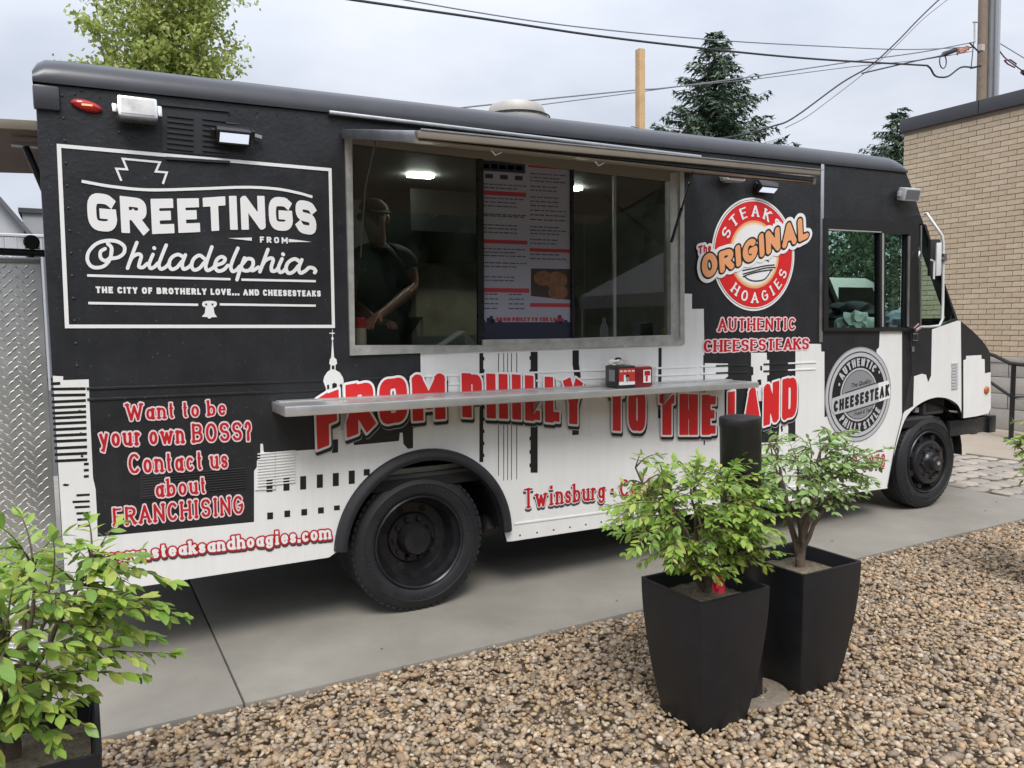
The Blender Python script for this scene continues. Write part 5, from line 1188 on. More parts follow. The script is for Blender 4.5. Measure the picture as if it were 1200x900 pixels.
q.box((X0_,1.75,.8),(X1_+.2,2.2,ins(500,287,1.8)[1]), CBM); fr_ = q.build('refrigerator', bevel=.01); tag(fr_, 'beige metal cabinet standing at the back wall of the kitchen', 'cabinet')
q = MB(); q.box((X0_+.03,1.735,1.2),(X0_+.05,1.75,1.7), CHROME); q.build('handle', fr_)
q = MB(); q.prism([(.0,2.62),(.0,2.32),(.35,2.12),(.9,2.12),(.9,2.62)][::-1], X0_-.2, X1_+.5, mat('dark hood steel', (.09,.09,.09), .35, .8), plane='yz'); o = q.build('exhaust_hood'); o.location.y = 1.32; tag(o, 'dark steel exhaust hood under the kitchen ceiling', 'hood')
q = MB(); q.box((3.0,1.7,.8),(4.6,2.2,1.55), STEEL); gr = q.build('griddle', bevel=.01); tag(gr, 'low stainless cooking range at the right of the kitchen', 'range')
q = MB()
for X in (3.2,3.55,3.9,4.25): q.lathe([(.03,0),(.025,.03),(.001,.032)], (X,1.70,1.4), 'y', 12, BLACKPLAST)
q.build('knobs', gr)
q = MB(); q.box((3.3,2.0,1.95),(4.9,2.2,1.97), STEEL); sf = q.build('wall_rack'); tag(sf, 'steel shelf fixed high on the kitchen back wall', 'shelf')
for k, (px, py, y, s, c) in enumerate(((783,392,.25,(.10,.08,.12),(.42,.25,.06)),(708,396,.2,(.05,.05,.20),(.5,.5,.5)),(690,396,.3,(.12,.09,.05),(.35,.35,.36)),(752,396,.35,(.14,.1,.16),(.12,.13,.14)))):
    X, _ = ins(px, py, y); mm = mat('stock item %d' % k, c, .5, noise=(15,.2)); q = MB()
    if k == 1: q.lathe([(.001,0),(.028,.0),(.03,.02),(.028,.13),(.012,.16),(.012,.19),(.001,.19)], (0,0,0), 'z', 16, mm)
    else: q.prism([(-s[0]/2,0),(s[0]/2,0),(s[0]/2*.85,s[2]),(-s[0]/2*.7,s[2]*.92)], -s[1]/2, s[1]/2, mm)
    o = q.build(['snack_bag','squeeze_bottle','foil_box','metal_bin'][k], bevel=None if k == 1 else .008, smooth=None if k != 1 else .6); o.location = (X, y, 1.4765)
    tag(o, ['orange bag at the right end of the counter','pale squeeze bottle on the counter behind the right pane','flat grey box on the counter beside the squeeze bottle','dark metal bin on the counter behind the right pane'][k], ['bag','bottle','box','bin'][k])
# things lying in the cab
def blob(name, c, r, m, seed, label, cat):
    rg = np.random.default_rng(seed); v, f = icos(3); s = 1+.16*np.sin(v@rg.normal(size=3)*4+1)+.12*np.sin(v@rg.normal(size=3)*7)+.05*np.sin(v@rg.normal(size=3)*15); q = MB(); q.add([tuple(x) for x in v*s[:, None]*np.array(r)], [tuple(map(int, t)) for t in f], m)
    o = q.build(name, smooth=1.0); o.location = c; return tag(o, label, cat)
a = ins(1003,378,.45); blob('plastic_bag', (a[0],.45,a[1]-.02), (.16,.14,.12), mat('white plastic bag', (.62,.66,.64), .3, bump=(18,.6,.02)), 3, 'crumpled white plastic bag behind the cab door window', 'bag')
a = ins(1003,364,.75); blob('black_bag', (a[0],.75,a[1]-.03), (.34,.16,.10), mat('black cloth', (.018,.018,.02), .7), 4, 'black bag lying behind the white plastic bag in the cab', 'bag')
q = MB(); q.box((5.8,.25,.80),(6.5,1.0,1.42), UNDER); o = q.build('storage_crate', bevel=.01); tag(o, 'dark crate inside the cab under the bags', 'crate')
a = ins(1092,370,.3); blob('paper_bundle', (7.12,.35,1.60), (.12,.10,.10), mat('blue grey paper', (.35,.42,.5), .6), 8, 'pale bundle on the dashboard behind the quarter window', 'bundle')

# ---- the worker
def skin(name, verts, edges, radii, m, parent=None, sub=2, root=0):
    me = bpy.data.meshes.new(name); me.from_pydata(verts, edges, []); o = bpy.data.objects.new(name, me); COL.objects.link(o)
    md = o.modifiers.new('s', 'SKIN'); md.use_smooth_shade = True; o.modifiers.new('d', 'SUBSURF').levels = sub
    for i, r in enumerate(radii): me.skin_vertices[0].data[i].radius = (r, r) if not isinstance(r, tuple) else r
    me.skin_vertices[0].data[root].use_root = True
    dg = bpy.context.evaluated_depsgraph_get(); nm = bpy.data.meshes.new_from_object(o.evaluated_get(dg)); bpy.data.objects.remove(o)
    nm.materials.clear(); nm.materials.append(m)
    for p in nm.polygons: p.material_index = 0; p.use_smooth = True
    r_ = bpy.data.objects.new(name, nm); COL.objects.link(r_)
    if parent: under(parent, r_)
    return r_
def W3(px, py, y): a = U(px, py, y); return (a[0], y, a[1])
yb = .85
ps = W3(447, 330, yb); fz = .80
worker = empty('person', (ps[0], yb, fz), 'person in a dark shirt working behind the left serving window pane', 'person')
SKIN = mat('skin', (.42,.19,.12), .5, noise=(12,.1)); SHIRT = mat('dark navy shirt', (.018,.022,.036), .75, noise=(14,.3), bump=(30,.3,.01)); HAIR = mat('dark cap cloth', (.015,.013,.012), .8)
hd = W3(438, 254, yb-.03); X = ps[0]; sh = W3(470, 300, yb)[2]
pel = (X, yb, fz+.92); ch = (X-.01, yb, sh-.10); nk = (X-.02, yb-.01, sh+.06); h1 = (hd[0], hd[1]-.01, hd[2]-.06); h2 = (hd[0], hd[1], hd[2]+.02); h3 = (hd[0], hd[1]+.01, hd[2]+.085)
shr = (X+.19, yb, sh-.01); elr = W3(485,338,yb-.12); wr = W3(447,368,.38); hdR = W3(438,374,.30)
shl = (X-.19, yb, sh-.02); ell = (X-.24, yb-.08, sh-.30); wl = (X-.16, yb-.32, sh-.42); hdL = (X-.13, yb-.40, sh-.43)
V = [pel, ch, nk, h1, h2, h3, shr, elr, wr, hdR, shl, ell, wl, hdL, (X+.10,yb,fz+.84), (X+.11,yb-.02,fz+.45), (X+.11,yb+.02,fz+.07), (X+.12,yb-.14,fz+.03), (X-.10,yb,fz+.84), (X-.11,yb-.02,fz+.45), (X-.11,yb+.02,fz+.07), (X-.12,yb-.14,fz+.03)]
E_ = [(0,1),(1,2),(2,3),(3,4),(4,5),(1,6),(6,7),(7,8),(8,9),(1,10),(10,11),(11,12),(12,13),(0,14),(14,15),(15,16),(16,17),(0,18),(18,19),(19,20),(20,21)]
rad = [.13,.12,.055,.07,.088,.06,.06,.042,.028,.034,.06,.042,.028,.034,.085,.06,.045,.035,.085,.06,.045,.035]
def fingers(h, w, hand, rad):
    d = np.array(h)-np.array(w); d /= np.linalg.norm(d); s_ = np.cross(d, [0,0,1]); s_ /= np.linalg.norm(s_); hi = V.index(h)
    for k, (off, ln_) in enumerate(((-.026,.062),(-.009,.072),(.009,.068),(.025,.052))):
        a = np.array(h)+s_*off+d*.03; b = a+d*ln_*.5+np.array([0,0,-.008]); c = b+d*ln_*.35+np.array([0,0,-.028]); i = len(V)
        V.extend([tuple(a), tuple(b), tuple(c)]); E_.extend([(hi,i),(i,i+1),(i+1,i+2)]); rad.extend([.010,.009,.0075])
    a = np.array(h)-s_*.035*hand-d*.01; b = a-s_*.022*hand+d*.03+np.array([0,0,-.012]); i = len(V); V.extend([tuple(a), tuple(b)]); E_.extend([(hi,i),(i,i+1)]); rad.extend([.012,.009])
fingers(hdR, wr, 1, rad); fingers(hdL, wl, -1, rad)
skin('body', V, E_, rad, SKIN, worker)
Vs = [(X,yb,fz+.80), (X,yb,fz+1.05), ch, (X-.015,yb,sh+.03), (X+.10,yb,sh-.01), (X+.185,yb,sh-.02), tuple(np.array(shr)*.45+np.array(elr)*.55), (X-.10,yb,sh-.01), (X-.185,yb,sh-.03), tuple(np.array(shl)*.45+np.array(ell)*.55)]
skin('shirt', Vs, [(0,1),(1,2),(2,3),(2,4),(4,5),(5,6),(2,7),(7,8),(8,9)], [(.22,.17),(.215,.17),(.215,.17),.085,.13,.095,.075,.13,.095,.075], SHIRT, worker)
skin('trousers', [(X,yb,fz+.88),(X+.10,yb,fz+.80),(X+.115,yb-.02,fz+.45),(X+.115,yb+.02,fz+.10),(X-.10,yb,fz+.80),(X-.115,yb-.02,fz+.45),(X-.115,yb+.02,fz+.10)], [(0,1),(1,2),(2,3),(0,4),(4,5),(5,6)], [(.18,.14),.105,.078,.062,.105,.078,.062], HAIR, worker)
v, f = icos(2); q = MB(); cap = [(x*.098, y_*.112, z*.075 if z > 0 else z*.01) for x, y_, z in v.tolist()]; q.add(cap, [tuple(map(int, t)) for t in f], HAIR); q.obox((0,-.11,.0), ((1,0,0),(0,1,.15),(0,0,1)), (.065,.05,.005), HAIR)
o = q.build('cap', smooth=1); o.location = (hd[0], hd[1], hd[2]+.045); under(worker, o); o.rotation_euler = (R(12),0,0)
for nm, dx, dz, r_, mm in (('eye',-.032,.0,.009,INKBLACK),('eye',.030,.0,.009,INKBLACK),('nose',-.001,-.028,.015,SKIN),('mouth',-.001,-.062,.017,mat('lip', (.25,.08,.07), .5)),('ear',-.090,-.01,.02,SKIN),('ear',.090,-.01,.02,SKIN)):
    q = MB(); v, f = icos(2); sc_ = (1,1,.6 if nm == 'eye' else .3 if nm == 'mouth' else 1.5); q.add([(x*r_*sc_[0], y_*r_, z*r_*sc_[2]) for x, y_, z in v.tolist()], [tuple(map(int, t)) for t in f], mm)
    o = q.build(nm, smooth=1); o.location = (hd[0]+dx, hd[1]-(.084 if nm not in ('ear','nose') else .0 if nm == 'ear' else .095), hd[2]+dz); under(worker, o)

# ================================================================== RIGHT: BRICK BUILDING
XW = 12.5; ZB = 1.052; BP = .0768; BL = .232; YC = 4.06; ZT = 4.57; YN = -3.2
bb = empty('brick_building', (XW, YC, 0), 'tan brick building with dark coping and grey stone base behind the truck', 'building')
BR = [mat('tan brick %d' % i, c, .85, noise=(18,.14), bump=(160,.4,.003)) for i, c in enumerate(((.53,.425,.30),(.50,.40,.28),(.56,.45,.325),(.52,.405,.28)))]
q = MB(); q.box((XW+.012,YN,ZB),(XW+9,YC-.012,ZT), mat('dark brick mortar', (.25,.195,.145), .95, noise=(40,.2))); o = q.build('wall', None); under(bb, o)
bms = []
for m in BR:
    q = MB(); q.box((0,-BL/2+.0045,-BP/2+.005),(.03,BL/2-.0045,BP/2-.005), m); bms.append(q.mesh('brick'))
rows = int((ZT-.02-ZB)/BP); bl = []
for r_ in range(rows):
    z = ZB+BP*(r_+.5); k = 0; y = YC-.002-(BL/2 if r_ % 2 == 0 else BL*.75) + (BL/4 if r_ % 2 else 0)
    y = YC-BL/2-(.0 if r_ % 2 == 0 else BL/2)
    if r_ % 2: bl.append((YC-BL/4, z, .5))
    while y > YN+BL/2: bl.append((y, z, 1)); y -= BL
def onscreen(y, z):
    d = np.array([XW, y, z])-CAM; w = d@_fw; return 600+F_PX*(d@_r2)/w, 450-F_PX*(d@_u2)/w
def seen(b):
    px, py = onscreen(b[0], b[1]); return px < 1212 and not (px < 1062+max(0, (py-200))*.33 and py > 195) and py > 100
vis = sorted([b for b in bl if seen(b)], key=lambda b: b[0])
visset = set((round(b[0],3), round(b[1],3)) for b in vis[:300]); rest = MB()
for y, z, s in bl:
    k = random.choice((0,0,1,1,2,2,3))
    if (round(y,3), round(z,3)) in visset:
        o = link('brick', bms[k], bb); o.location = (random.uniform(-.002,.003), y-YC, z); o.scale = (1, s, 1)
    else: rest.box((XW,y-(BL/2-.0045)*s,z-BP/2+.005),(XW+.03,y+(BL/2-.0045)*s,z+BP/2-.005), BR[k])
o = rest.build('bricks', None, kind='stuff', fix=False); under(bb, o)
q = MB(); COP = mat('dark grey coping metal', (.065,.065,.072), .45, .2, noise=(4,.1)); q.box((XW-.05,YN,ZT),(XW+9.05,YC+.05,ZT+.20), COP)
o = q.build('coping', None, bevel=.008); under(bb, o)
q = MB()
for y in (2.85, .4, -1.8): q.box((XW-.053,y,ZT+.002),(XW-.049,y+.012,ZT+.198), UNDER)
o = q.build('coping_joints', None, kind='stuff'); under(bb, o)
STN = [mat('grey limestone %d' % i, c, .8, noise=(9,.12), bump=(60,.3,.004)) for i, c in enumerate(((.40,.37,.33),(.36,.34,.31)))]
q = MB(); q.box((XW+.0,YN,-.05),(XW+.5,YC-.012,ZB-.01), mat('stone joint', (.16,.15,.13), .9)); o = q.build('base_wall', None); under(bb, o)
q = MB(); q.box((XW-.045,YN,ZB-.085),(XW+.03,YC,ZB-.002), STN[0]); o = q.build('base_cap', None, bevel=.01); under(bb, o)
hb_ = [.0,.30,.52,.76,.965]; 
for r_ in range(4):
    y = YC-(.25 if r_ % 2 else 0)
    if r_ % 2:
        q = MB(); q.box((-.03,YC-.244,hb_[r_]+.004),(.05,YC,hb_[r_+1]-.004), STN[1]); o = q.build('stone_block', None, bevel=.006); o.parent = bb; o.location = (0,-YC,0)
    while y > YN+.5:
        q = MB(); q.box((-.03,-.494,hb_[r_]+.004),(.05,-.006,hb_[r_+1]-.004), STN[random.randint(0,1)]); o = q.build('stone_block', None, bevel=.006); o.parent = bb; o.location = (0, y-YC, 0); y -= .5
# handrail
hr = empty('handrail', (11.9,2.0,0), 'black pipe handrail in front of the stone base at right', 'handrail')
def A3(px, py, X): 
    d = ray(px, py); t = (X-CAM[0])/d[0]; P = CAM+t*d; return Vector((X, P[1], P[2]))
q = MB(); q.tube([A3(1150,412,11.7), A3(1166,417,11.7), A3(1184,426,11.7), A3(1204,428,11.7), A3(1240,430,11.7)], .026, 8, BLACKPAINT); o = q.build('rail', None, smooth=1); under(hr, o)
q = MB(); q.tube([A3(1150,441,11.7), A3(1163,449.5,11.7), A3(1186,465.5,11.7), A3(1204,466,11.7), A3(1240,467,11.7)], .022, 8, BLACKPAINT); o = q.build('rail', None, smooth=1); under(hr, o)
for px in (1188, 1236, 1140):
    a = A3(px, 427, 11.7); q = MB(); q.tube([a, (a[0],a[1],-.01)], .032, 8, BLACKPAINT); q.box((a[0]-.06,a[1]-.06,-.0),(a[0]+.06,a[1]+.06,.012), BLACKPAINT); o = q.build('post', None, smooth=.8); under(hr, o)
q = MB(); a = A3(1192,467,11.68); q.tube([a, a+Vector((-.05,-.05,0)), a+Vector((-.05,-.2,.03))], .014, 6, ALU); o = q.build('latch', None, smooth=1); under(hr, o)

# ================================================================== POLES AND WIRES
YP = 8.5
def W_(px, py, y=YP): a = U(px, py, y); return (a[0], y, a[1])
up = empty('utility_pole', (W_(1151,100)[0], YP, 0), 'wooden utility pole with grey conduit rising behind the brick building', 'utility pole')
q = MB(); a = W_(1153.5,-60); b = W_(1149.5,150); q.tube([(b[0]-.1,YP,0), b, a], [.14,.125,.115], 14, mat('weathered pole wood', (.25,.19,.145), .9, noise=(5,.25), bump=(40,.6,.01))); o = q.build('pole', None, smooth=.8); under(up, o)
q = MB(); a = W_(1166,-60,YP-.1); b = W_(1161,150,YP-.1); q.tube([(b[0],YP-.1,0), b, a], .17, 14, mat('grey conduit', (.42,.43,.44), .4, .4, noise=(3,.08))); q.tube([W_(1169.5,-60,YP-.3), W_(1165.5,150,YP-.3)], .05, 8, mat('conduit seam', (.30,.31,.32), .4, .4)); o = q.build('conduit', None, smooth=.8); under(up, o)
q = MB(); q.tube([W_(1142,25), W_(1142,48)], .02, 6, ALUDULL); q.tube([W_(1140,26), W_(1146,26)], .02, 6, ALUDULL); q.obox(W_(1150,56,YP-.2), ((1,0,0),(0,1,0),(0,0,1)), (.07,.05,.08), mat('pale bracket', (.5,.45,.42), .5)); q.tube([W_(1136,50,YP-.1), W_(1148,62,YP-.2)], .02, 6, BLACKPLAST); q.tube([W_(1137,80), W_(1150,77,YP-.2)], .025, 6, BLACKPLAST); q.tube([W_(1141,50), W_(1138,80)], .012, 5, BLACKPLAST); o = q.build('pole_hardware', None, smooth=1); under(up, o)
WIREB = mat('black cable', (.03,.03,.035), .6); WIREG = mat('grey wire', (.20,.21,.23), .6)
def wire(pts, r, m, label, y=YP):
    P = [W_(*p) for p in smoothpts(pts, 5)]; q = MB(); q.tube(P, r, 6, m); o = q.build('wire', smooth=1); return tag(o, label, 'cable', 'overhead wires')
wire([(380,-6),(415,0),(560,21),(700,42),(850,59.5),(960,69.5),(1073,76),(1088,78),(1095,88),(1102,90.5),(1112,89),(1126,79),(1140,79)], .022, WIREB, 'thick black cable crossing the sky from upper left to the pole')
wire([(440,-8),(475,0),(600,21),(700,34),(840,47),(960,54),(1060,58),(1140,55)], .012, WIREG, 'thin wire just above the thick black cable, highest of all')
wire([(515,129),(600,120),(740,106),(780,103),(880,90),(1000,72),(1080,61),(1143,49)], .013, WIREG, 'grey wire passing the bare post and rising to the pole')
wire([(560,132),(640,122),(740,109),(800,101),(890,92),(1000,78),(1080,70),(1140,60)], .009, WIREG, 'fainter wire just below the grey wire by the post')
wire([(1112,-8),(1100,0),(1075,24),(1050,50),(1020,77),(985,98),(930,138),(905,148),(860,160),(822,163.5)], .018, WIREB, 'black cable swooping steeply down from top right to the roof')
wire([(1118,-6),(1102,6),(1080,24),(1052,52),(1030,72),(1005,92),(975,115),(945,137),(920,150)], .010, WIREG, 'thin wire twisted beside the steep black cable')
wire([(1010,86),(1040,79),(1075,71),(1100,66),(1122,60),(1140,55)], .016, WIREB, 'short black cable from the crossing up to the pole bracket')
wire([(1172,51),(1200,68),(1240,92)], .012, WIREG, 'upper wire leaving the pole to the right edge')
wire([(1170,58),(1178,68),(1190,77),(1200,84),(1240,108)], .016, WIREB, 'lower dark wire leaving the pole to the right edge')
q = MB(); q.tube([W_(1103,66), W_(1106,63.5), W_(1120,58.5), W_(1122,59)], [.02,.06,.055,.02], 10, BLACKPLAST); q.tube([(W_(1105,72)[0]+.14*math.cos(t), YP, W_(1105,72)[2]+.17*math.sin(t)) for t in np.linspace(0, 6.28, 18)], .014, 6, WIREB); tag(q.build('cable_splice', smooth=1), 'black cable splice with a loop hanging left of the utility pole', 'cable splice')
q = MB(); rr = random.Random(2)
for k in range(9): a = W_(1122+k*1.6, 60-k*.4+rr.uniform(-1.5,2), YP-.03); q.obox(a, ((1,rr.uniform(-.5,.5),rr.uniform(-.5,.5)),(0,1,0),(0,0,1)), (.035,.02,.04), mat('orange tape', (.55,.25,.17), .6))
tag(q.build('orange_tape'), 'orange tape wrapped on the wire beside the pole', 'tape')
q = MB(); q.tube([W_(1177,71), W_(1181,75), W_(1189,79), W_(1191,75), W_(1184,70), W_(1177,71)], .02, 6, mat('maroon insulator', (.15,.04,.05), .4)); q.tube([W_(1198,84), W_(1204,88)], .06, 8, BLACKPLAST); tag(q.build('insulator', smooth=1), 'dark red insulator on the wire right of the pole', 'insulator')
wp = MB(); a = W_(750,58,7.6); b = W_(750.5,158,7.6); PWD = mat('pale timber', (.50,.34,.18), .8, noise=(5,.2), bump=(30,.4,.006)); wp.box((a[0]-.065,7.53,0),(a[0]+.065,7.66,a[2]), PWD); o = wp.build('wooden_post', bevel=.01); tag(o, 'bare pale wooden post rising behind the truck roof', 'post')
q = MB(); q.tube([W_(735,157,7.5), W_(740,148,7.5), W_(748,150,7.5), W_(762,156,7.5), W_(772,160,7.5)], .012, 6, WIREG); tag(q.build('wire', smooth=1), 'small looped wire at the foot of the bare wooden post', 'cable', 'overhead wires')

# ================================================================== TREES
def tree_bright():
    yc = 14.0; X, z0 = U(192, 20, yc); root = empty('deciduous_tree', (X, yc, 0), 'light green tree in young leaf behind the truck roof at left', 'tree')
    rg = np.random.default_rng(4); q = MB(); q.tube([(X,yc,-.1),(X+.03,yc,1.6),(X-.02,yc,3.2)], [.16,.13,.10], 10, BARK); tips = []
    for k in range(46):
        a = rg.uniform(0, 6.28); sp = rg.uniform(.1,1.0); h = rg.uniform(6.6, 10.8)*(1-.22*sp); b = np.array([X, yc, rg.uniform(2.4,4.2)]); e = np.array([X+math.cos(a)*1.3*sp, yc+math.sin(a)*1.3*sp, h])
        mid = np.array([X+math.cos(a)*1.2*sp, yc+math.sin(a)*1.2*sp, (b[2]*.55+h*.45)]); P = [b*(1-t)**2+2*mid*t*(1-t)+e*t*t for t in np.linspace(0,1,9)]
        q.tube(P, list(np.linspace(.028,.004,9)), 5, BARK, cap=False)
        for j in range(3, 9):
            for _ in range(4):
                d = rg.normal(size=3)*.4; d[2] = abs(d[2])*.8+.12; tips.append((P[j], P[j]+d)); q.tube([P[j], P[j]+d*.5+(0,0,.02), P[j]+d], [.005,.004,.002], 3, BARK, cap=False)
    under(root, q.build('trunk', None, smooth=1.2, fix=False))
    LM = [mat('young leaf %d' % i, c, .5, noise=(3,.2), sub=.4) for i, c in enumerate(((.40,.47,.11),(.31,.40,.09),(.50,.54,.19)))]
    out = MB()
    for b, e in tips:
        for _ in range(38):
            p = b+(e-b)*rg.uniform(.25,1.12)+rg.normal(0,.075,3); d = rg.normal(size=3); d[2] -= .2; F_ = frame(d, rg.normal(size=3)); s = rg.uniform(.075,.13)
            v = np.array([(0,0,0),(-.34,.5,.06),(0,1,0),(.34,.5,.06)])*s; out.add([tuple(x) for x in v@F_.T+p], [(0,3,2,1)], LM[int(rg.integers(0,3))])
    me = out.mesh('foliage', fix=False); o = link('foliage', me, None, kind='stuff'); under(root, o)
tree_bright()
def spruce(px, ptop, yc, slope, label, seed, zmin):
    X, zt = U(px, ptop, yc); root = empty('spruce_tree', (X, yc, 0), label, 'tree', 'dark spruces beyond the truck'); rg = np.random.default_rng(seed)
    q = MB(); q.tube([(X,yc,-.1),(X,yc,zt*.5),(X,yc,zt)], [.28,.16,.02], 8, BARK); tips = []
    SM = [mat('spruce needles %d' % i, c, .6, noise=(2,.25)) for i, c in enumerate(((.065,.11,.075),(.095,.145,.095),(.14,.19,.11)))]
    out = MB(); z = zt-.15
    while z > zmin:
        dt = zt-z; Lb = (.22+dt*slope)*rg.uniform(.82,1.1); n = 5 if dt < 1.2 else 8
        for k in range(n):
            a = 2*math.pi*k/n+rg.uniform(-.4,.4); Lk = Lb*rg.uniform(.62,1.14); dr = np.array([math.cos(a), math.sin(a), 0]); sd = np.array([-dr[1], dr[0], 0]); b = np.array([X, yc, z+rg.uniform(-.12,.12)])
            rise = .25 if dt < 1.5 else -.18
            bp = lambda t: b+dr*Lk*t+np.array([0,0,rise*Lk*t*(1.1-t)-.10*Lk*t+.18*Lk*t*t*t])
            q.tube([bp(t) for t in (0,.5,1)], [.03,.018,.006], 4, BARK, cap=False)
            m = max(4, int(Lk/.15))
            for j in range(1, m+1):
                t = j/m; p = bp(t); w_ = (.10+.26*Lk*(1-t)*.8+.12)*rg.uniform(.7,1.2)
                for s_ in (-1, 1, 0):
                    d = (dr*.55+sd*s_*.9) if s_ else dr*.6; d = d+np.array([0,0,-.35-.25*rg.random()]); d /= np.linalg.norm(d); tw = w_*(1 if s_ else .5)
                    nn = max(2, int(tw/.13))
                    for i in range(nn):
                        c = p+d*tw*(i+.4)/nn; F_ = frame(d+rg.normal(0,.35,3), np.array([rg.normal(0,.5), rg.normal(0,.5), 1])); s = rg.uniform(.18,.32)
                        v = np.array([(0,-.2,0),(-.24,.22,-.08),(-.10,.45,0),(0,1.0,-.05),(.10,.45,0),(.24,.22,-.08)])*s; out.add([tuple(x) for x in v@F_.T+c], [(0,5,4,2,1),(2,4,3)], SM[int(rg.choice(3, p=[.45,.35,.2]))])
        z -= rg.uniform(.20,.30)*(1+dt*.03)
    under(root, q.build('trunk', None, smooth=1.2, fix=False)); me = out.mesh('foliage', fix=False); o = link('foliage', me, None, kind='stuff'); under(root, o)
spruce(838, 37, 19, .60, 'tall dark spruce with pointed top rising behind the truck', 3, 4.5)
spruce(1052, 127, 20, .62, 'smaller dark spruce partly hidden by the brick building', 6, 5.5)
# broad leaved trees seen through the cab windows
def bush_tree(X, yc, h, r, seed, label, c):
    rg = np.random.default_rng(seed); root = empty('background_tree', (X, yc, 0), label, 'tree', 'dark green trees seen through the cab'); q = MB(); q.tube([(X,yc,-.1),(X,yc,h*.5)], [.2,.1], 8, BARK)
    ms = [mat('dense leaf %d' % i, tuple(np.array(c)*k), .6, noise=(2,.3), sub=.2) for i, k in enumerate((1,.7,1.4))]; out = MB()
    cl = [np.array([X, yc, h*.55])+rg.normal(size=3)*np.array([r*.5, r*.5, h*.22]) for _ in range(26)]
    for c_ in cl:
        q.tube([(X,yc,h*.3), tuple(c_)], [.05,.01], 4, BARK, cap=False); rr_ = rg.uniform(.4,.8)*r*.5
        for _ in range(170):
            d = rg.normal(size=3); d /= np.linalg.norm(d); p = c_+d*rr_*rg.uniform(.6,1.05); F_ = frame(rg.normal(size=3), rg.normal(size=3)); s = rg.uniform(.10,.2); v = np.array([(0,0,0),(-.35,.5,.1),(0,1,0),(.35,.5,.1)])*s; out.add([tuple(x) for x in v@F_.T+p], [(0,3,2,1)], ms[int(rg.integers(0,3))])
    under(root, q.build('trunk', None, smooth=1.2, fix=False)); o = link('foliage', out.mesh('foliage', fix=False), None, kind='stuff'); under(root, o)
for k, (X, y, h, lb) in enumerate(((15.0,10.5,4.4,'dark green tree beyond the van, left one in the cab window'),(18.0,11.0,4.8,'dark green tree beyond the van, middle one in the cab window'),(21.5,11.5,5.0,'dark green tree beyond the van, right one in the cab window'),(25.5,12.0,5.2,'dark green tree beyond the van, farthest right behind the cab'))):
    bush_tree(X, y, h, 2.6, 40+k, lb, (.05,.085,.035))

# ================================================================== VAN seen through the cab
vy = 4.75; vx0 = U(900,350,vy)[0]; vx1 = U(1022,330,vy)[0]; vr = U(1000,325.5,vy)[1]
van = empty('parked_van', ((vx0+vx1)/2, vy, 0), 'white van parked behind the food truck, seen through the cab windows', 'van')
VW = mat('white car paint', (.75,.76,.76), .25, coat=.5); VG = glass('van window glass', (.12,.16,.15), .06)
belt = 1.45; q = MB(); P_ = [(vx0,.45),(vx1+2.1,.45),(vx1+2.15,.9),(vx1+1.9,1.15),(vx1+.75,1.35),(vx1+.10,vr-.08),(vx1-.15,vr),(vx0+.1,vr),(vx0,vr-.1)]
q.prism(P_, vy, vy+1.85, VW); o = q.build('body', None, bevel=.04); under(van, o)
q = MB(); q.prism([(vx1-.85,belt),(vx1+.45,belt),(vx1+.0,vr-.16),(vx1-.85,vr-.16)], vy-.012, vy-.002, VG); q.prism([(vx0+.3,belt),(vx1-1.0,belt),(vx1-1.0,vr-.16),(vx0+.3,vr-.16)], vy-.012, vy-.002, VG); o = q.build('side_window', None); under(van, o)
for X_ in (vx0+.8, vx1+1.2):
    q = MB(); q.lathe([(.001,-.02),(.2,-.02),(.22,.0),(.34,.0),(.34,.2),(.2,.22)], (X_,vy+.02,.34), 'y', 24, RUBBER, flip=-1); q.lathe([(.001,-.03),(.19,-.03),(.21,-.01)], (X_,vy+.02,.34), 'y', 20, ALUDULL, flip=-1); o = q.build('wheel', None, smooth=.6); under(van, o)
q = MB(); q.box((vx1+1.85,vy+.05,.8),(vx1+2.16,vy+.4,1.0), glass('headlight glass', (.8,.8,.8), .1)); o = q.build('headlight', None, bevel=.03); under(van, o)

# ================================================================== LEFT: TREAD PLATE, RAIL, HOUSES
TP = mat('tread plate aluminium', (.70,.70,.69), .42, .9, noise=(3,.2), bump=(25,.15,.003))
tp = empty('tread_plate_wall', (-.3,.95,0), 'upright panel of shiny diamond tread plate left of the truck', 'metal panel')
q = MB(); q.box((-2.2,.95,0),(.66,.97,2.02), TP); under(tp, q.build('sheet', None, bevel=.002))
q = MB(); q.box((-2.2,.93,2.005),(.66,.985,2.03), ALU); under(tp, q.build('top_edge', None, bevel=.003))
def lugs(x0, x1, y0, y1, mp, nrm, s=.052):
    q = MB(); j = 0; y = y0
    while y < y1:
        i = 0; x = x0+(s*.5 if j % 2 else 0)
        while x < x1:
            a = R(45) if (i+j) % 2 else R(-45); c, sn = math.cos(a), math.sin(a); L2, w2 = s*.46, s*.13
            v = [mp(x+dx*c-dy*sn, y+dx*sn+dy*c, h) for dx, dy, h in ((-L2,0,0),(0,-w2,0),(L2,0,0),(0,w2,0),(-L2*.45,0,.0035),(L2*.45,0,.0035))]; q.add(v, [(0,1,4),(1,5,4),(1,2,5),(2,3,5),(3,4,5),(3,0,4)], TP); i += 1; x += s
        j += 1; y += s*.5
    return q
o = lugs(-1.2,.64,.03,2.0, lambda x, y, h: (x, .9495-h, y), None).build('raised_lugs', None, smooth=1, kind='stuff'); under(tp, o)
rp = empty('tread_plate_ramp', (-.3,.6,0), 'flat tread plate lying on the ground below the upright panel', 'metal plate')
q = MB(); q.box((-2.2,.25,0.002),(.60,.93,.02), TP); under(rp, q.build('sheet', None, bevel=.002))
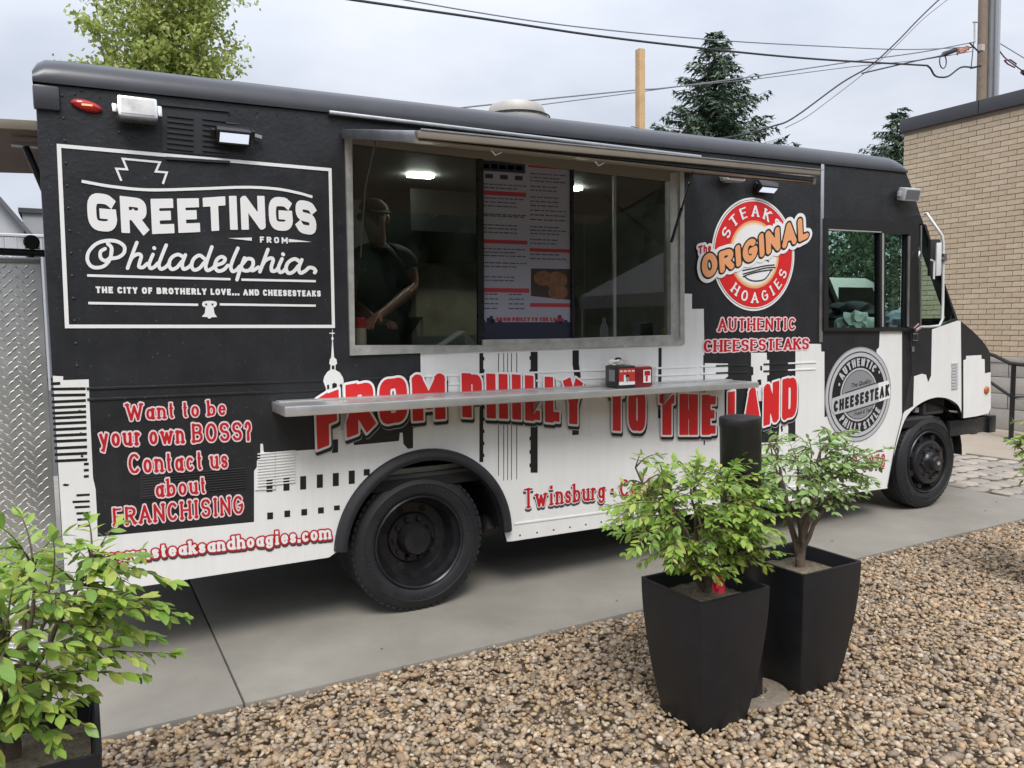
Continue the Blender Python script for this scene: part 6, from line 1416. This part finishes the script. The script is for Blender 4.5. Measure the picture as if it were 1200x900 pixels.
o = lugs(-1.2,.58,.27,.92, lambda x, y, h: (x, y, .0205+h), None).build('raised_lugs', None, smooth=1, kind='stuff'); under(rp, o)
q = MB(); a = U(0,295,1.3); b = U(50,297,1.3); q.tube([(a[0]-1,1.3,a[1]+.02),(b[0]+.05,1.3,b[1])], .022, 8, BLACKPAINT)
for X_ in (a[0]-.5, b[0]-.06): q.tube([(X_,1.3,0),(X_,1.3,a[1])], .018, 8, BLACKPAINT)
ra = q.build('black_rail', smooth=1); tag(ra, 'black pipe rail just above the tread plate panel', 'rail')
q = MB(); c_ = U(37,284,1.28); q.lathe([(.001,.012),(.035,.012),(.042,.0),(.035,-.012),(.001,-.012)], (c_[0],1.27,c_[1]), 'y', 20, BLACKPLAST); q.tube([(c_[0],1.28,c_[1]),(c_[0],1.3,c_[1]-.09)], .006, 6, BLACKPLAST); tag(q.build('round_reflector', smooth=.7), 'small round black disc standing on the pipe rail', 'reflector')
yh = 24.0; hs = empty('house', (-6, yh, 0), 'pale gabled house with tall windows far behind the truck at left', 'house')
e0 = U(28,270,yh); e1 = U(0,238,yh); HM = mat('pale house siding', (.52,.53,.55), .8, noise=(1,.08)); RF = mat('grey shingles', (.13,.13,.14), .9, noise=(4,.2)); WD = mat('dark house window', (.04,.05,.06), .15)
sl = (e1[1]-e0[1])/(e0[0]-e1[0]); XR = e0[0]; xm = XR-4.0; zm = e0[1]+4.0*sl
q = MB(); q.prism([(XR-8,0),(XR,0),(XR,e0[1]),(xm,zm),(XR-8,e0[1])], yh, yh+7, HM); under(hs, q.build('wall', None))
q = MB(); 
for s_ in (1,-1):
    xe = XR+.35 if s_ > 0 else XR-8.35; q.add([(xe,yh-.4,e0[1]-.35*sl+.0),(xm,yh-.4,zm),(xm,yh+7.4,zm),(xe,yh+7.4,e0[1]-.35*sl),(xe,yh-.4,e0[1]-.35*sl+.2),(xm,yh-.4,zm+.2),(xm,yh+7.4,zm+.2),(xe,yh+7.4,e0[1]-.35*sl+.2)], [(0,1,2,3),(4,5,6,7),(0,1,5,4),(3,0,4,7),(2,3,7,6)], RF)
under(hs, q.build('roof', None))
for k in range(4):
    q = MB(); x = XR-.55-k*.85; z = e0[1]-1.5; q.box((x-.2,yh-.05,z-.5),(x+.2,yh-.01,z+.75), INKWHITE); w_ = q.build('window', None); under(hs, w_)
    q = MB(); q.box((-.15,-.08,-.45),(.15,-.051,.70), WD); o = q.build('pane', None); o.parent = w_; o.location = (x-hs.location.x-w_.location.x, 0, 0); o.location = (x, yh, z)
q = MB(); x0_ = U(29,300,26)[0]; x1_ = U(75,300,26)[0]; zt_ = U(40,250,26)[1]; q.box((x0_,26,0),(x1_+2,31,zt_), mat('grey render', (.36,.37,.39), .85, noise=(1,.1))); gb = q.build('wall'); 
gbr = empty('grey_building', (x0_,26,0), 'flat roofed grey building beside the pale house far left', 'building'); under(gbr, gb)
q = MB(); q.box((x0_-.1,25.9,zt_),(x1_+2.1,31.1,zt_+.15), COP); under(gbr, q.build('roof', None)); q = MB(); q.box((x0_+.9,26.5,zt_+.15),(x0_+1.7,27.3,zt_+.55), HM); under(gbr, q.build('roof_unit', None))
fn = empty('white_railing', (-4,20,0), 'white railing in front of the far pale house', 'railing')
for k in range(14):
    X_ = U(4,290,20)[0]+k*.28; q = MB(); q.tube([(X_,20,0),(X_,20,U(20,276,20)[1])], .03, 6, INKLGREY); under(fn, q.build('baluster', None))
q = MB(); X_ = U(4,290,20)[0]; q.tube([(X_-1,20,U(20,276,20)[1]),(X_+4,20,U(20,276,20)[1])], .05, 6, INKLGREY); under(fn, q.build('rail', None))
# ================================================================== BEHIND THE CAMERA (mirrored in the glass)
out = MB(); rg = np.random.default_rng(77); TL = [mat('far tree green %d' % i, x, .7, noise=(.8,.3)) for i, x in enumerate(((.06,.085,.045),(.08,.11,.06),(.045,.065,.04)))]; v, f = icos(3)
for k in range(46):
    cx_, cy_ = -34+k*1.9+rg.uniform(-1,1), -24+rg.uniform(-2,2); hh = rg.uniform(5.5,9.5)
    for z in np.arange(.8, hh, 1.6):
        s = rg.uniform(1.4,2.3); n_ = 1+.14*np.sin(v@rg.normal(size=3)*6)+.12*np.sin(v@rg.normal(size=3)*11+2); out.add([tuple(p) for p in v*n_[:, None]*s+(cx_+rg.uniform(-.8,.8), cy_, z)], [tuple(map(int, t)) for t in f], TL[int(rg.integers(0,3))])
tag(out.build('tree_line', kind='stuff', smooth=3, fix=False), 'dark row of trees across the street, mirrored in the windows', 'trees')
tn = empty('canopy_tent', (11.6,-8.2,0), 'grey pop up tent mirrored in the right serving window pane', 'tent')
TW = mat('grey tent canvas', (.13,.13,.14), .8); q = MB(); q.add([(-1.5,-1.5,2.15),(1.5,-1.5,2.15),(1.5,1.5,2.15),(-1.5,1.5,2.15),(0,0,3.2),(-1.5,-1.5,1.9),(1.5,-1.5,1.9),(1.5,1.5,1.9),(-1.5,1.5,1.9)], [(0,1,4),(1,2,4),(2,3,4),(3,0,4),(0,5,6,1),(1,6,7,2),(2,7,8,3),(3,8,5,0)], TW); o = q.build('canopy', None, fix=False); o.parent = tn
for x, y in ((-1.45,-1.45),(1.45,-1.45),(1.45,1.45),(-1.45,1.45)): q = MB(); q.tube([(x,y,-.05),(x,y,2.1)], .025, 6, ALUDULL); o = q.build('leg', None, smooth=1); o.parent = tn
print('all', round(time.time()-T0, 1))
